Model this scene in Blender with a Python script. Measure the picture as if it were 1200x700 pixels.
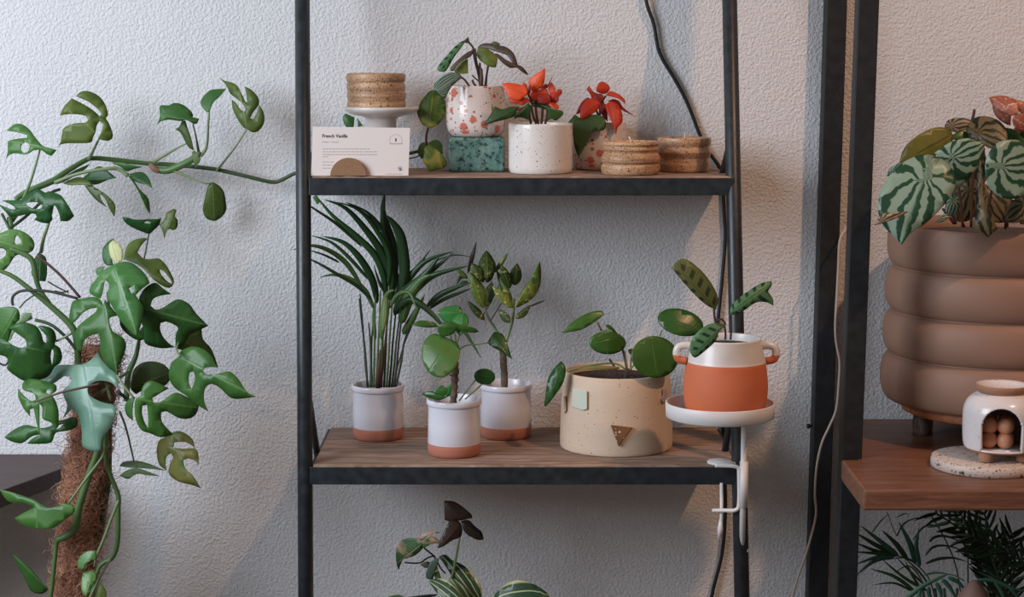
import bpy, bmesh, math, random
from mathutils import Vector, Matrix
from mathutils.geometry import delaunay_2d_cdt
rnd = random.Random(7)
for o in list(bpy.data.objects): bpy.data.objects.remove(o)
S = bpy.context.scene
COL = S.collection

def C(r, g, b):
    f = lambda v: (v/255/12.92) if v/255 <= .04045 else ((v/255+.055)/1.055)**2.4
    return (f(r), f(g), f(b), 1)

# ------------------------------------------------------------------ camera
F = 2200.0; PITCH = math.atan(290/F); CY = -3.45; CZ = 1.5
cam = bpy.data.objects.new('camera', bpy.data.cameras.new('camera')); COL.objects.link(cam)
cam.data.sensor_width = 36; cam.data.lens = F/1200*36
cam.location = (0, CY, CZ); cam.rotation_euler = (math.pi/2-PITCH, 0, 0)
S.camera = cam
# ------------------------------------------------------------------ world, lights, exposure
W = bpy.data.worlds.new('world'); S.world = W; W.use_nodes = True
W.node_tree.nodes['Background'].inputs[0].default_value = (1, .90, .83, 1)
W.node_tree.nodes['Background'].inputs[1].default_value = .19
S.view_settings.view_transform = 'Standard'; S.view_settings.look = 'None'
S.view_settings.gamma = 1; S.view_settings.use_curve_mapping = False
S.view_settings.exposure = 0.0
def area(name, loc, aim, sx, sy, power, color):
    l = bpy.data.lights.new(name, 'AREA'); l.shape = 'RECTANGLE'; l.size = sx; l.size_y = sy
    l.energy = power; l.color = color
    o = bpy.data.objects.new(name, l); COL.objects.link(o); o.location = loc
    o.rotation_euler = (Vector(aim)-Vector(loc)).to_track_quat('-Z', 'Y').to_euler(); return o
area('window_daylight', (-2.15, -1.75, 2.05), (-.95, 0, 1.4), 1.5, 1.5, 84, (.80, .885, 1))
l = bpy.data.lights.new('ceiling_spotlight', 'SPOT'); l.energy = 350; l.color = (1, .56, .32)
l.shadow_soft_size = .07; l.spot_size = math.radians(40); l.spot_blend = 1
lo = bpy.data.objects.new('ceiling_spotlight', l); COL.objects.link(lo); lo.location = (2.15, -2.45, 4.55)
lo.rotation_euler = (Vector((.92, 0, 1.10))-lo.location).to_track_quat('-Z', 'Y').to_euler()

for n_, a_, b_, ang, e_ in (('added_streak_spot', (-.47, -.30, 2.9), (-.70, 0, 1.58), 8, 7.5), ('added_streak_spot', (-.44, -.22, 2.9), (-.463, 0, 1.70), 2.6, 6.0)):  # added spots imitating warm streaks on the left wall; no such lamps known
    l2 = bpy.data.lights.new(n_, 'SPOT'); l2.energy = e_; l2.color = (1, .74, .52); l2.shadow_soft_size = .012; l2.spot_size = math.radians(ang); l2.spot_blend = .55
    o2 = bpy.data.objects.new(n_, l2); COL.objects.link(o2); o2.location = a_
    o2.rotation_euler = (Vector(b_)-Vector(a_)).to_track_quat('-Z', 'Y').to_euler()

# ------------------------------------------------------------------ pixel <-> place helpers (photo measurements turned into metric positions)
FW = Vector((0, math.cos(PITCH), -math.sin(PITCH))); UP = Vector((0, math.sin(PITCH), math.cos(PITCH)))
CAM = Vector((0, CY, CZ))
def ray(px, py): return FW + Vector((1, 0, 0))*((px-600)/F) + UP*((350-py)/F)
def P(px, py, y):
    d = ray(px, py); return CAM + d*((y-CY)/d.y)
def Q(px, py, z):
    d = ray(px, py); return CAM + d*((z-CZ)/d.z)
def mpp(p): return (p-CAM).dot(FW)/F
Z1 = P(600, 206, -.23).z       # upper shelf top
Z2 = P(600, 544, -.33).z       # lower shelf top
ZB = P(1100, 574, -.61).z      # right wooden board top
ZD = P(30, 531.5, 0).z         # left dark shelf top
def on(px, pyfront, z, rpx):   # centre of a round base whose front bottom is seen at px,pyfront
    f_ = Q(px, pyfront, z); m = mpp(f_); c = Vector((f_.x, f_.y+rpx*m, z))
    return c, mpp(c)

# ------------------------------------------------------------------ object helpers
def link(o, parent=None, label=None, cat=None, group=None, kind=None):
    COL.objects.link(o)
    if parent: o.parent = parent
    if label: o['label'] = label
    if cat: o['category'] = cat
    if group: o['group'] = group
    if kind: o['kind'] = kind
    return o
ORG = {}
def thing(name, label, cat, loc=(0, 0, 0), group=None):
    o = bpy.data.objects.new(name, None); o.empty_display_size = .02
    o.location = loc; ORG[o] = Vector(loc)
    return link(o, None, label, cat, group)
def org(parent):
    v = Vector((0, 0, 0)); p = parent
    while p: v += Vector(p.location); p = p.parent
    return v
def mesh(name, vs, fs, mats, parent=None, smooth=True, uvs=None, loc=None, midx=None, **tags):
    base = org(parent); l = Vector(loc) if loc is not None else base
    me = bpy.data.meshes.new(name)
    me.from_pydata([tuple(Vector(v)-l) for v in vs], [], fs)
    for m in (mats if isinstance(mats, (list, tuple)) else [mats]): me.materials.append(m)
    if smooth: me.polygons.foreach_set('use_smooth', [True]*len(me.polygons))
    if midx: me.polygons.foreach_set('material_index', midx)
    if uvs:
        ul = me.uv_layers.new(name='UVMap')
        for lp in me.loops: ul.data[lp.index].uv = uvs[lp.vertex_index]
    me.update()
    o = bpy.data.objects.new(name, me); o.location = l-base
    return link(o, parent, **tags)
def bevel(o, w, seg=2):
    m = o.modifiers.new('bevel', 'BEVEL'); m.width = w; m.segments = seg; m.limit_method = 'ANGLE'; m.angle_limit = math.radians(40)
    return o
def box(name, a, b, mat, parent=None, bev=.0015, **tags):
    (x0, y0, z0), (x1, y1, z1) = a, b
    vs = [(x, y, z) for z in (z0, z1) for y in (y0, y1) for x in (x0, x1)]
    fs = [(0, 2, 3, 1), (4, 5, 7, 6), (0, 1, 5, 4), (2, 6, 7, 3), (0, 4, 6, 2), (1, 3, 7, 5)]
    o = mesh(name, vs, fs, mat, parent, smooth=False, loc=None if parent else ((x0+x1)/2, (y0+y1)/2, z0), **tags)
    if bev: bevel(o, bev)
    return o
def prism(name, poly, z0, z1, mat, parent=None, bev=.002, **tags):
    n = len(poly); vs = [(x, y, z0) for x, y in poly]+[(x, y, z1) for x, y in poly]
    fs = [tuple(range(n-1, -1, -1)), tuple(range(n, 2*n))]+[(i, (i+1) % n, n+(i+1) % n, n+i) for i in range(n)]
    bm = bmesh.new(); vv = [bm.verts.new(v) for v in vs]
    for f in fs: bm.faces.new([vv[i] for i in f])
    bmesh.ops.recalc_face_normals(bm, faces=bm.faces)
    me = [tuple(v.co) for v in bm.verts]; ff = [tuple(v.index for v in f.verts) for f in bm.faces]; bm.verts.index_update()
    ff = [tuple(v.index for v in f.verts) for f in bm.faces]; bm.free()
    o = mesh(name, me, ff, mat, parent, smooth=False, **tags)
    if bev: bevel(o, bev)
    return o
def catmull(pts, n=5, closed=False):
    pts = [Vector(p) for p in pts]; out = []; N = len(pts)
    rng = range(N if closed else N-1)
    for i in rng:
        g = lambda k: pts[k % N] if closed else pts[max(0, min(N-1, k))]
        a, b, c, d = g(i-1), g(i), g(i+1), g(i+2)
        for k in range(n):
            t = k/n
            out.append(.5*((2*b)+(c-a)*t+(2*a-5*b+4*c-d)*t*t+(3*b-a-3*c+d)*t**3))
    if not closed: out.append(pts[-1])
    return out
def tube_geo(pts, radii, seg=8, V=None, Fc=None, cap=True, squash=1):
    V = V if V is not None else []; Fc = Fc if Fc is not None else []
    n = len(pts); b0 = len(V); up = None
    for i, p in enumerate(pts):
        t = (pts[min(i+1, n-1)]-pts[max(i-1, 0)])
        t = t.normalized() if t.length > 1e-9 else Vector((0, 0, 1))
        if up is None:
            up = t.orthogonal().normalized()
        else:
            up = (up - t*up.dot(t)); up = up.normalized() if up.length > 1e-6 else t.orthogonal().normalized()
        s = t.cross(up); r = radii[i] if hasattr(radii, '__len__') else radii
        for k in range(seg):
            a = 2*math.pi*k/seg
            V.append(p+up*(r*math.cos(a))+s*(r*math.sin(a)*squash))
    for i in range(n-1):
        for k in range(seg):
            a, b = b0+i*seg+k, b0+i*seg+(k+1) % seg
            Fc.append((a, b, b+seg, a+seg))
    if cap:
        Fc.append(tuple(b0+k for k in range(seg-1, -1, -1))); Fc.append(tuple(b0+(n-1)*seg+k for k in range(seg)))
    return V, Fc
def tube(name, pts, r, mat, parent=None, n=5, seg=8, knots=None, **tags):
    """pts: (px,py,Y) measured points; r in metres (number or one per point)"""
    w = [P(*p) for p in pts]
    return wtube(name, w, r, mat, parent, n, seg, knots, **tags)
def wtube(name, w, r, mat, parent=None, n=5, seg=8, knots=None, **tags):
    c = catmull(w, n) if len(w) > 2 else [Vector(w[0]).lerp(Vector(w[-1]), k/4) for k in range(5)]
    if hasattr(r, '__len__'):
        rr = []
        for i in range(len(c)):
            t = i/(len(c)-1)*(len(r)-1); a = int(t); b = min(a+1, len(r)-1); rr.append(r[a]*(1-(t-a))+r[b]*(t-a))
    else: rr = [r]*len(c)
    if knots:   # thickened nodes along a stem
        rr = [x*(1+.35*math.exp(-((i/(len(c)-1)*knots) % 1-.5)**2/.006)) for i, x in enumerate(rr)]
    V, Fc = tube_geo(c, rr, seg)
    return mesh(name, V, Fc, mat, parent, loc=None if parent else w[0], **tags)
def lathe_geo(prof, seg=64, n=0):
    pr = [Vector(p) for p in prof]
    if n: pr = catmull(pr, n)
    V = []; Fc = []
    for p in pr:
        for k in range(seg):
            a = 2*math.pi*k/seg; V.append((p.x*math.cos(a), p.x*math.sin(a), p.y))
    for i in range(len(pr)-1):
        for k in range(seg):
            a, b = i*seg+k, i*seg+(k+1) % seg
            Fc.append((a, b, b+seg, a+seg))
    return V, Fc, pr
def lathe(name, prof, mats, parent=None, c=(0, 0, 0), seg=64, n=0, split=None, wob=0, **tags):
    """prof in metres; split(z_mid,i)->material index"""
    V, Fc, pr = lathe_geo(prof, seg, n); c = Vector(c)
    if wob:
        V = [(x*(1+wob*math.sin(3*math.atan2(y, x)+z*90)), y*(1+wob*math.sin(2*math.atan2(y, x)+z*70)), z) for x, y, z in V]
    mi = None
    if split: mi = [split((pr[i].y+pr[i+1].y)/2, i) for i in range(len(pr)-1) for k in range(seg)]
    return mesh(name, [Vector(v)+c for v in V], Fc, mats, parent, loc=c, midx=mi, **tags)

# ------------------------------------------------------------------ materials
class NT:
    def __init__(s, name):
        s.m = bpy.data.materials.new(name); s.m.use_nodes = True; s.t = s.m.node_tree
        s.p = s.t.nodes['Principled BSDF']; s.out = s.t.nodes['Material Output']
    def n(s, typ, **kw):
        x = s.t.nodes.new(typ)
        for k, v in kw.items():
            if k.startswith('i_'): x.inputs[int(k[2:]) if k[2:].isdigit() else k[2:]].default_value = v
            else: setattr(x, k, v)
        return x
    def l(s, a, b): s.t.links.new(a, b)
    def coord(s, kind='Object', scale=(1, 1, 1)):
        tc = s.n('ShaderNodeTexCoord'); mp = s.n('ShaderNodeMapping'); mp.inputs['Scale'].default_value = scale
        s.l(tc.outputs[kind], mp.inputs[0]); return mp.outputs[0]
    def noise(s, vec, scale, detail=3, rough=.5, dist=0):
        x = s.n('ShaderNodeTexNoise'); x.inputs['Scale'].default_value = scale; x.inputs['Detail'].default_value = detail
        x.inputs['Roughness'].default_value = rough; x.inputs['Distortion'].default_value = dist
        s.l(vec, x.inputs['Vector']); return x.outputs['Fac']
    def ramp(s, fac, stops, interp='LINEAR'):
        r = s.n('ShaderNodeValToRGB'); r.color_ramp.interpolation = interp
        while len(r.color_ramp.elements) < len(stops): r.color_ramp.elements.new(.5)
        for e, (p, c) in zip(r.color_ramp.elements, stops):
            e.position = p; e.color = c if hasattr(c, '__len__') else (c, c, c, 1)
        s.l(fac, r.inputs[0]); return r.outputs[0]
    def mix(s, fac, a, b, mode='MIX'):
        x = s.n('ShaderNodeMixRGB', blend_type=mode)
        for i, v in ((0, fac), (1, a), (2, b)):
            if hasattr(v, 'is_linked') or hasattr(v, 'links'): s.l(v, x.inputs[i])
            else: x.inputs[i].default_value = v
        return x.outputs[0]
    def math(s, op, a, b=0.0, clamp=False):
        x = s.n('ShaderNodeMath', operation=op, use_clamp=clamp)
        for i, v in ((0, a), (1, b)):
            if hasattr(v, 'links'): s.l(v, x.inputs[i])
            else: x.inputs[i].default_value = v
        return x.outputs[0]
    def bump(s, h, strength, dist):
        b = s.n('ShaderNodeBump'); b.inputs['Strength'].default_value = strength; b.inputs['Distance'].default_value = dist
        s.l(h, b.inputs['Height']); s.l(b.outputs[0], s.p.inputs['Normal']); return b
    def spots(s, vec, scale, thr, base, col, frac=1.0, soft=.03):
        """round speckles of varied size; frac = share of cells that carry one"""
        v = s.n('ShaderNodeTexVoronoi'); v.inputs['Scale'].default_value = scale; s.l(vec, v.inputs['Vector'])
        sep = s.n('ShaderNodeSeparateColor'); s.l(v.outputs['Color'], sep.inputs[0])
        r = s.math('MULTIPLY', sep.outputs[0], thr)
        k = s.math('LESS_THAN', sep.outputs[1], frac)
        r = s.math('MULTIPLY', r, k)
        d = s.math('SUBTRACT', r, v.outputs['Distance'])
        m = s.math('DIVIDE', d, soft, clamp=True)
        return s.mix(m, base, col)
    def fin(s, color=None, rough=.5, **kw):
        if color is not None:
            if hasattr(color, 'links'): s.l(color, s.p.inputs['Base Color'])
            else: s.p.inputs['Base Color'].default_value = color
        if hasattr(rough, 'links'): s.l(rough, s.p.inputs['Roughness'])
        else: s.p.inputs['Roughness'].default_value = rough
        for k, v in kw.items(): s.p.inputs[k.replace('_', ' ')].default_value = v
        return s.m

def m_plaster():
    t = NT('plaster'); v = t.coord()
    a = t.noise(v, 185, 3, .55, .2); b = t.noise(v, 60, 2, .5, .2); c = t.noise(v, 420, 2)
    r = t.ramp(a, [(.36, 0), (.70, 1)])
    h = t.math('ADD', r, t.math('MULTIPLY', b, .8)); h = t.math('ADD', h, t.math('MULTIPLY', c, .25))
    t.bump(h, .9, .0014)
    big = t.noise(v, 1.3, 3)
    col = t.mix(big, C(206, 205, 206), C(221, 219, 219))
    return t.fin(col, .82, Specular_IOR_Level=.25)
def m_metal(name='black_metal', base=(26, 31, 35), rough=.38):
    t = NT(name); v = t.coord(); n = t.noise(v, 60, 4)
    col = t.mix(t.ramp(n, [(.35, 0), (.75, 1)]), C(*base), C(base[0]+14, base[1]+15, base[2]+16))
    t.bump(t.noise(v, 240, 2), .15, .0006)
    return t.fin(col, t.math('ADD', t.math('MULTIPLY', n, .25), rough-.1), Specular_IOR_Level=.55)
def m_wood(name, c1, c2, c3, scale=(1.2, 14, 14), rough=.6, bmp=.25, gs=9, mul=.5):
    t = NT(name); v = t.coord(scale=scale)
    n = t.noise(v, gs, 6, .6, .6); w = t.noise(v, gs*5, 3, .6)
    col = t.ramp(n, [(.30, C(*c1)), (.5, C(*c2)), (.72, C(*c3))])
    col = t.mix(t.math('MULTIPLY', w, mul), col, C(*c1), 'MULTIPLY')
    v2 = t.coord(); st = t.noise(v2, 14, 4)
    col = t.mix(t.math('MULTIPLY', t.ramp(st, [(.5, 0), (.7, 1)]), .35), col, C(*c1))
    t.bump(w, bmp, .001)
    return t.fin(col, rough)
def m_plain(name, rgb, rough=.5, var=.12, bmp=0, bs=120, **kw):
    t = NT(name); v = t.coord(); n = t.noise(v, 25, 4)
    c = C(*rgb); d = tuple(x*(1-var) for x in c[:3])+(1,)
    if bmp: t.bump(t.noise(v, bs, 3), bmp, .001)
    return t.fin(t.mix(n, c, d), rough, **kw)
def m_leaf(name, dark, light, kind='plain', rough=.44, vein=None, trans=.18, back=None):
    t = NT(name); uv = t.n('ShaderNodeUVMap'); sp = t.n('ShaderNodeSeparateXYZ'); t.l(uv.outputs[0], sp.inputs[0])
    u, v = sp.outputs[0], sp.outputs[1]
    vec = t.coord(); n = t.noise(vec, 22, 3)
    oi = t.n('ShaderNodeObjectInfo')
    au = t.math('MULTIPLY', t.math('ABSOLUTE', t.math('SUBTRACT', u, .5)), 2)     # 0 at midrib, 1 at margin
    f = t.math('ADD', t.math('MULTIPLY', n, .9), t.math('MULTIPLY', t.math('SUBTRACT', oi.outputs['Random'], .5), .7), True)
    col = t.mix(f, C(*dark), C(*light))
    vn = vein or tuple(min(255, int(x*1.15+18)) for x in light)
    # lateral veins: stripes running forward from the midrib
    lat = t.math('SINE', t.math('MULTIPLY', t.math('SUBTRACT', v, t.math('MULTIPLY', au, .16)), 62))
    lat = t.math('MULTIPLY', t.ramp(lat, [(.86, 0), (1, 1)]), .12)
    h = t.math('MULTIPLY', lat, -1)
    if kind == 'plain':
        col = t.mix(lat, col, C(*vn))
    if kind == 'melon':   # silver leaf with dark bands running from base to tip
        wob = t.math('MULTIPLY', t.noise(vec, 60, 2), .10)
        s = t.math('COSINE', t.math('MULTIPLY', t.math('ADD', t.math('SUBTRACT', u, .53), wob), 6.2832*8.5))
        col = t.mix(t.ramp(t.math('ADD', t.math('MULTIPLY', s, .5), .5), [(.50, 0), (.74, 1)]), C(*light), C(*dark))
    if kind == 'stripe':  # cream and green stripes along the leaf
        s = t.math('SINE', t.math('MULTIPLY', t.math('ADD', u, t.math('MULTIPLY', n, .05)), 6.2832*4.5))
        col = t.mix(t.ramp(s, [(.86, 0), (.97, 1)]), col, C(*vn))
        col = t.mix(t.ramp(au, [(.84, 0), (.93, 1)]), col, C(*vn))
    if kind == 'calathea':  # dark blotches either side of the midrib
        s = t.math('SINE', t.math('MULTIPLY', t.math('SUBTRACT', v, t.math('MULTIPLY', au, .12)), 33))
        e = t.math('MULTIPLY', t.ramp(au, [(.10, 0), (.2, 1)]), t.ramp(au, [(.62, 1), (.8, 0)]))
        col = t.mix(t.math('MULTIPLY', t.ramp(s, [(.1, 0), (.5, 1)]), e), C(*light), C(*dark))
    if kind == 'speckle':
        s = t.noise(vec, 190, 2)
        m = t.math('MULTIPLY', t.ramp(s, [(.58, 0), (.64, 1)]), t.ramp(t.noise(vec, 40, 2), [(.35, .1), (.6, 1)]))
        col = t.mix(m, col, C(*vn))
    if kind == 'blotch':
        s = t.noise(vec, 34, 3)
        col = t.mix(t.ramp(s, [(.50, 0), (.68, 1)]), col, C(*vn))
        col = t.mix(lat, col, C(*vn))
    mid = t.ramp(au, [(.0, 1), (.055, 0)])
    col = t.mix(t.math('MULTIPLY', mid, .6), col, C(*vn))
    h2 = t.math('ADD', h, t.math('MULTIPLY', mid, -1.2))
    t.bump(t.math('ADD', h2, t.math('MULTIPLY', n, .8)), .5, .0008)
    if back:
        g = t.n('ShaderNodeNewGeometry'); col = t.mix(g.outputs['Backfacing'], col, C(*back))
    t.fin(col, rough, Specular_IOR_Level=.5)
    tr = t.n('ShaderNodeBsdfTranslucent'); t.l(col, tr.inputs[0]); mx = t.n('ShaderNodeMixShader'); mx.inputs[0].default_value = trans
    t.l(t.p.outputs[0], mx.inputs[1]); t.l(tr.outputs[0], mx.inputs[2]); t.l(mx.outputs[0], t.out.inputs[0])
    return t.m
def m_speckled(name, base, spots, rough=.35, bmp=0, band=None, scale=(1, 1, 1)):
    t = NT(name); v = t.coord(scale=scale); n = t.noise(v, 20, 3)
    b = C(*base); col = t.mix(n, b, tuple(x*.86 for x in b[:3])+(1,))
    if band: col = t.mix(t.ramp(t.noise(t.coord(scale=(3, 3, 60)), 3, 3), [(.4, 0), (.7, 1)]), col, C(*band))
    for i, (sc, thr, c, fr) in enumerate(spots):
        col = t.spots(v, sc, thr, col, C(*c), fr, .12 if sc < 120 else .08)
    if bmp: t.bump(t.noise(v, 160, 3), bmp, .001)
    return t.fin(col, rough)

M = dict(
 plaster=m_plaster(), metal=m_metal(), metal2=m_metal('black_square_steel', (14, 16, 19), .55),
 shelfwood=m_wood('reclaimed_wood', (108, 86, 74), (150, 122, 104), (192, 164, 144), rough=.75, bmp=.6, mul=.25),
 redwood=m_wood('oiled_red_wood', (104, 68, 52), (136, 92, 70), (156, 112, 88), scale=(1, 10, 10), rough=.42, bmp=.15),
 darkwood=m_wood('dark_stained_wood', (56, 40, 38), (78, 57, 53), (96, 72, 66), rough=.5),
 floor=m_wood('floor_wood', (70, 60, 52), (104, 90, 78), (120, 104, 90), rough=.6),
 standwood=m_wood('light_wood', (150, 92, 58), (190, 122, 80), (208, 146, 104), rough=.55),
 bark=m_wood('bark', (52, 42, 36), (92, 78, 66), (140, 124, 108), scale=(10, 10, 3), rough=.9, bmp=.8, gs=7),
 glaze=m_plain('white_glaze', (216, 214, 222), .18, .04), terracotta=m_plain('terracotta', (176, 110, 88), .75, .18, .2),
 orange=m_plain('orange_terracotta', (206, 110, 70), .7, .08, .25), white=m_plain('white_powder_coat', (222, 216, 214), .45, .05),
 standwhite=m_plain('white_stoneware', (222, 214, 208), .28, .08), card=m_plain('card_paper', (232, 218, 212), .8, .03),
 ink=m_plain('black_ink', (52, 46, 48), .8, 0), ink2=m_plain('grey_ink', (168, 154, 152), .8, 0),
 cork=m_speckled('pale_brown_fibreboard', (150, 112, 82), [(500, .5, (110, 78, 56), .6)], .8, .3),
 taupe=m_plain('taupe_clay', (142, 108, 90), .6, .10, .15), soil=m_speckled('soil', (52, 38, 32), [(260, .6, (98, 76, 62), .5), (160, .4, (20, 16, 14), .5)], .95, 1),
 wax=m_plain('cream_wax', (226, 200, 178), .5, .05), peach=m_plain('peach_wax', (226, 158, 122), .45, .06, Subsurface_Weight=.2),
 cable=m_plain('black_rubber', (22, 22, 24), .5, 0), cream_cable=m_plain('cream_cable', (186, 172, 158), .5, .05),
 terrazzo_pot=m_speckled('splattered_white_glaze', (224, 208, 200), [(55, .58, (204, 108, 90), .40), (120, .50, (176, 108, 80), .55), (200, .48, (124, 104, 76), .5)], .16),
 speck_pot=m_speckled('speckled_white_glaze', (230, 222, 216), [(60, .40, (204, 110, 90), .18), (150, .34, (176, 136, 112), .5), (300, .34, (150, 126, 108), .35)], .15),
 stoneware=m_speckled('speckled_tan_stoneware', (202, 160, 122), [(330, .48, (78, 50, 34), .55), (560, .5, (96, 62, 42), .65), (170, .40, (112, 76, 54), .5)], .45, .6, (150, 112, 84)),
 beige=m_speckled('beige_stoneware', (214, 190, 166), [(190, .26, (120, 88, 66), .5)], .6, .15, (206, 181, 156)),
 terrazzo=m_speckled('terrazzo', (206, 192, 182), [(190, .55, (120, 96, 82), .55), (110, .45, (84, 72, 66), .35), (300, .5, (170, 130, 112), .6)], .5),
 burner=m_speckled('white_speckled_stoneware', (226, 220, 220), [(260, .32, (150, 110, 86), .4)], .22),
 rawclay=m_plain('raw_clay', (176, 130, 102), .8, .25, .5, 200), inner=m_plain('grey_glaze', (156, 136, 130), .4, .2),
 palegreen=m_plain('pale_green_glaze', (204, 208, 192), .3, .08), brass=m_speckled('bronze_lustre', (128, 88, 58), [(200, .5, (214, 180, 130), .25)], .35, .5),
 lilac=m_plain('lilac_glaze', (196, 168, 170), .3, .15),
 mauve=m_plain('mauve_brown_clay', (128, 98, 86), .6, .1),
 vine=m_plain('vine_green', (84, 116, 62), .45, .35, .2), vine2=m_plain('vine_dark', (64, 84, 52), .5, .3), petiole=m_plain('petiole_green', (122, 138, 96), .5, .2),
 brownstem=m_plain('brown_stem', (92, 62, 52), .6, .3), redstem=m_plain('purple_brown_stem', (72, 42, 38), .6, .3), darkstem=m_plain('dark_stem', (52, 54, 44), .6, .2),
 node=m_plain('dry_node', (150, 112, 84), .8, .3),
)
def m_teal():
    t = NT('mottled_teal_glaze'); v = t.coord()
    a = t.noise(v, 48, 6, .65); b = t.noise(v, 110, 5, .7)
    c = t.mix(t.ramp(a, [(.35, 0), (.65, 1)]), C(78, 116, 108), C(120, 154, 144))
    c = t.mix(t.ramp(b, [(.50, 0), (.60, 1)]), c, C(34, 50, 46))
    return t.fin(c, .25)
M['teal'] = m_teal()
def m_coir():
    t = NT('coir'); v = t.coord(); a = t.noise(v, 110, 5, .6, 2)
    c = t.ramp(a, [(.3, C(84, 52, 40)), (.5, C(160, 108, 84)), (.7, C(200, 150, 120))])
    t.bump(a, 1, .006); return t.fin(c, .9)
M['coir'] = m_coir()
M['fibre'] = m_plain('coir_fibre', (206, 150, 120), .85, .4)
L = dict(
 mon=m_leaf('monstera_leaf', (30, 78, 34), (78, 124, 52), vein=(112, 152, 86)),
 mono=m_leaf('monstera_olive', (66, 92, 38), (112, 130, 56), vein=(140, 150, 90), trans=.3),
 mong=m_leaf('monstera_grey_green', (98, 142, 122), (150, 180, 154), rough=.3, vein=(92, 132, 122)),
 monl=m_leaf('monstera_light', (62, 116, 56), (112, 150, 80), rough=.36, vein=(130, 168, 110)),
 mony=m_leaf('monstera_yellowing', (92, 104, 48), (150, 132, 72), 'blotch', vein=(84, 112, 50)),
 monc=m_leaf('young_cream_leaf', (176, 176, 116), (214, 214, 160), vein=(150, 140, 80)),
 monp=m_leaf('pale_translucent_leaf', (140, 172, 132), (170, 194, 150), trans=.45),
 pothos=m_leaf('pothos_leaf', (64, 96, 34), (104, 134, 50), 'blotch', vein=(168, 166, 74), trans=.3),
 palm=m_leaf('palm_leaflet', (22, 54, 28), (58, 94, 48), rough=.35, vein=(60, 92, 60)),
 palml=m_leaf('palm_leaflet_light', (62, 100, 52), (120, 148, 92), rough=.35),
 palmt=m_leaf('palm_leaflet_blue_green', (36, 84, 70), (74, 122, 98), rough=.35),
 palmd=m_leaf('palm_leaflet_dark', (20, 42, 22), (44, 68, 34), rough=.45),
 pilea=m_leaf('pilea_leaf', (36, 82, 30), (76, 116, 46), rough=.3, vein=(90, 130, 66)),
 pileal=m_leaf('pilea_leaf_light', (40, 112, 48), (84, 146, 72), rough=.28, vein=(110, 160, 90)),
 pileay=m_leaf('pilea_leaf_yellowish', (58, 104, 44), (114, 126, 56), 'blotch', rough=.3, vein=(72, 126, 60)),
 aucuba=m_leaf('aucuba_leaf', (44, 64, 26), (80, 100, 40), 'speckle', vein=(176, 164, 76)),
 aucubal=m_leaf('aucuba_leaf_light', (84, 112, 46), (122, 142, 62), 'speckle', vein=(200, 194, 110)),
 cal=m_leaf('calathea_leaf', (28, 52, 34), (84, 128, 84), 'calathea', vein=(60, 84, 52)),
 calo=m_leaf('calathea_olive', (48, 54, 28), (98, 104, 54), 'calathea', vein=(70, 70, 40)),
 calp=m_leaf('calathea_purple_back', (70, 54, 48), (102, 86, 66), rough=.45, vein=(72, 50, 46)),
 calg=m_leaf('calathea_striped_grey', (46, 66, 58), (128, 150, 132), 'melon', rough=.4),
 caly=m_leaf('calathea_yellow_green', (96, 112, 40), (152, 152, 70), 'blotch', vein=(70, 92, 30)),
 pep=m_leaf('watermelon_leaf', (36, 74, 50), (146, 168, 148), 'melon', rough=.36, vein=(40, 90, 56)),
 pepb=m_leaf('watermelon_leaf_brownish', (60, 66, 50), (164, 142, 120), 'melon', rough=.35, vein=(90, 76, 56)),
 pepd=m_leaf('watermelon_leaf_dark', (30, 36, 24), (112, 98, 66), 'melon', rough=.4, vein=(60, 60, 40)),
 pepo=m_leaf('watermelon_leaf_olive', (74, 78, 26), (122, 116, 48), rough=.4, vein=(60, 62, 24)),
 pink=m_leaf('pink_patterned_leaf', (140, 70, 56), (214, 138, 112), 'speckle', vein=(236, 190, 164)),
 red=m_leaf('red_bract', (186, 44, 20), (216, 66, 28), rough=.45, vein=(150, 30, 20), trans=.2),
 orange=m_leaf('orange_bract', (232, 82, 34), (242, 102, 48), rough=.45, vein=(206, 60, 30), trans=.2),
 deepred=m_leaf('deep_red_bract', (136, 28, 18), (178, 44, 24), rough=.45, vein=(100, 20, 18), trans=.2),
 poin=m_leaf('poinsettia_leaf', (34, 64, 30), (70, 98, 44), rough=.45, vein=(96, 120, 70)),
 dusk=m_leaf('dark_brown_leaf', (40, 30, 24), (72, 48, 36), rough=.4, vein=(84, 58, 44)),
 vari=m_leaf('cream_green_leaf', (28, 70, 30), (60, 98, 44), 'blotch', vein=(190, 156, 132)),
 hosta=m_leaf('striped_green_leaf', (24, 54, 32), (70, 104, 70), 'stripe', rough=.32, vein=(196, 202, 150)),
 grey=m_leaf('grey_green_leaf', (44, 66, 56), (78, 100, 86), rough=.5),
)

# ------------------------------------------------------------------ leaf builders
def smooth_loop(pts, n=3):
    N = len(pts); pts = [Vector(p[:2]) for p in pts]; corner = []
    for i in range(N):
        a = pts[i]-pts[i-1]; b = pts[(i+1) % N]-pts[i]
        ang = abs(a.angle(b, 0)); corner.append(ang > math.radians(68))
    out = []
    for i in range(N):
        p1, p2 = pts[i], pts[(i+1) % N]
        t1 = (pts[(i+1) % N]-pts[i-1])*.5 if not corner[i] else (p2-p1)*.6
        t2 = (pts[(i+2) % N]-p1)*.5 if not corner[(i+1) % N] else (p2-p1)*.6
        ln = (p2-p1).length
        t1 = t1*min(1, ln*1.3/max(t1.length, 1e-6)); t2 = t2*min(1, ln*1.3/max(t2.length, 1e-6))
        for k in range(n):
            t = k/n; h = 2*t**3-3*t*t+1, t**3-2*t*t+t, -2*t**3+3*t*t, t**3-t*t
            out.append(p1*h[0]+t1*h[1]+p2*h[2]+t2*h[3])
    return out
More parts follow.
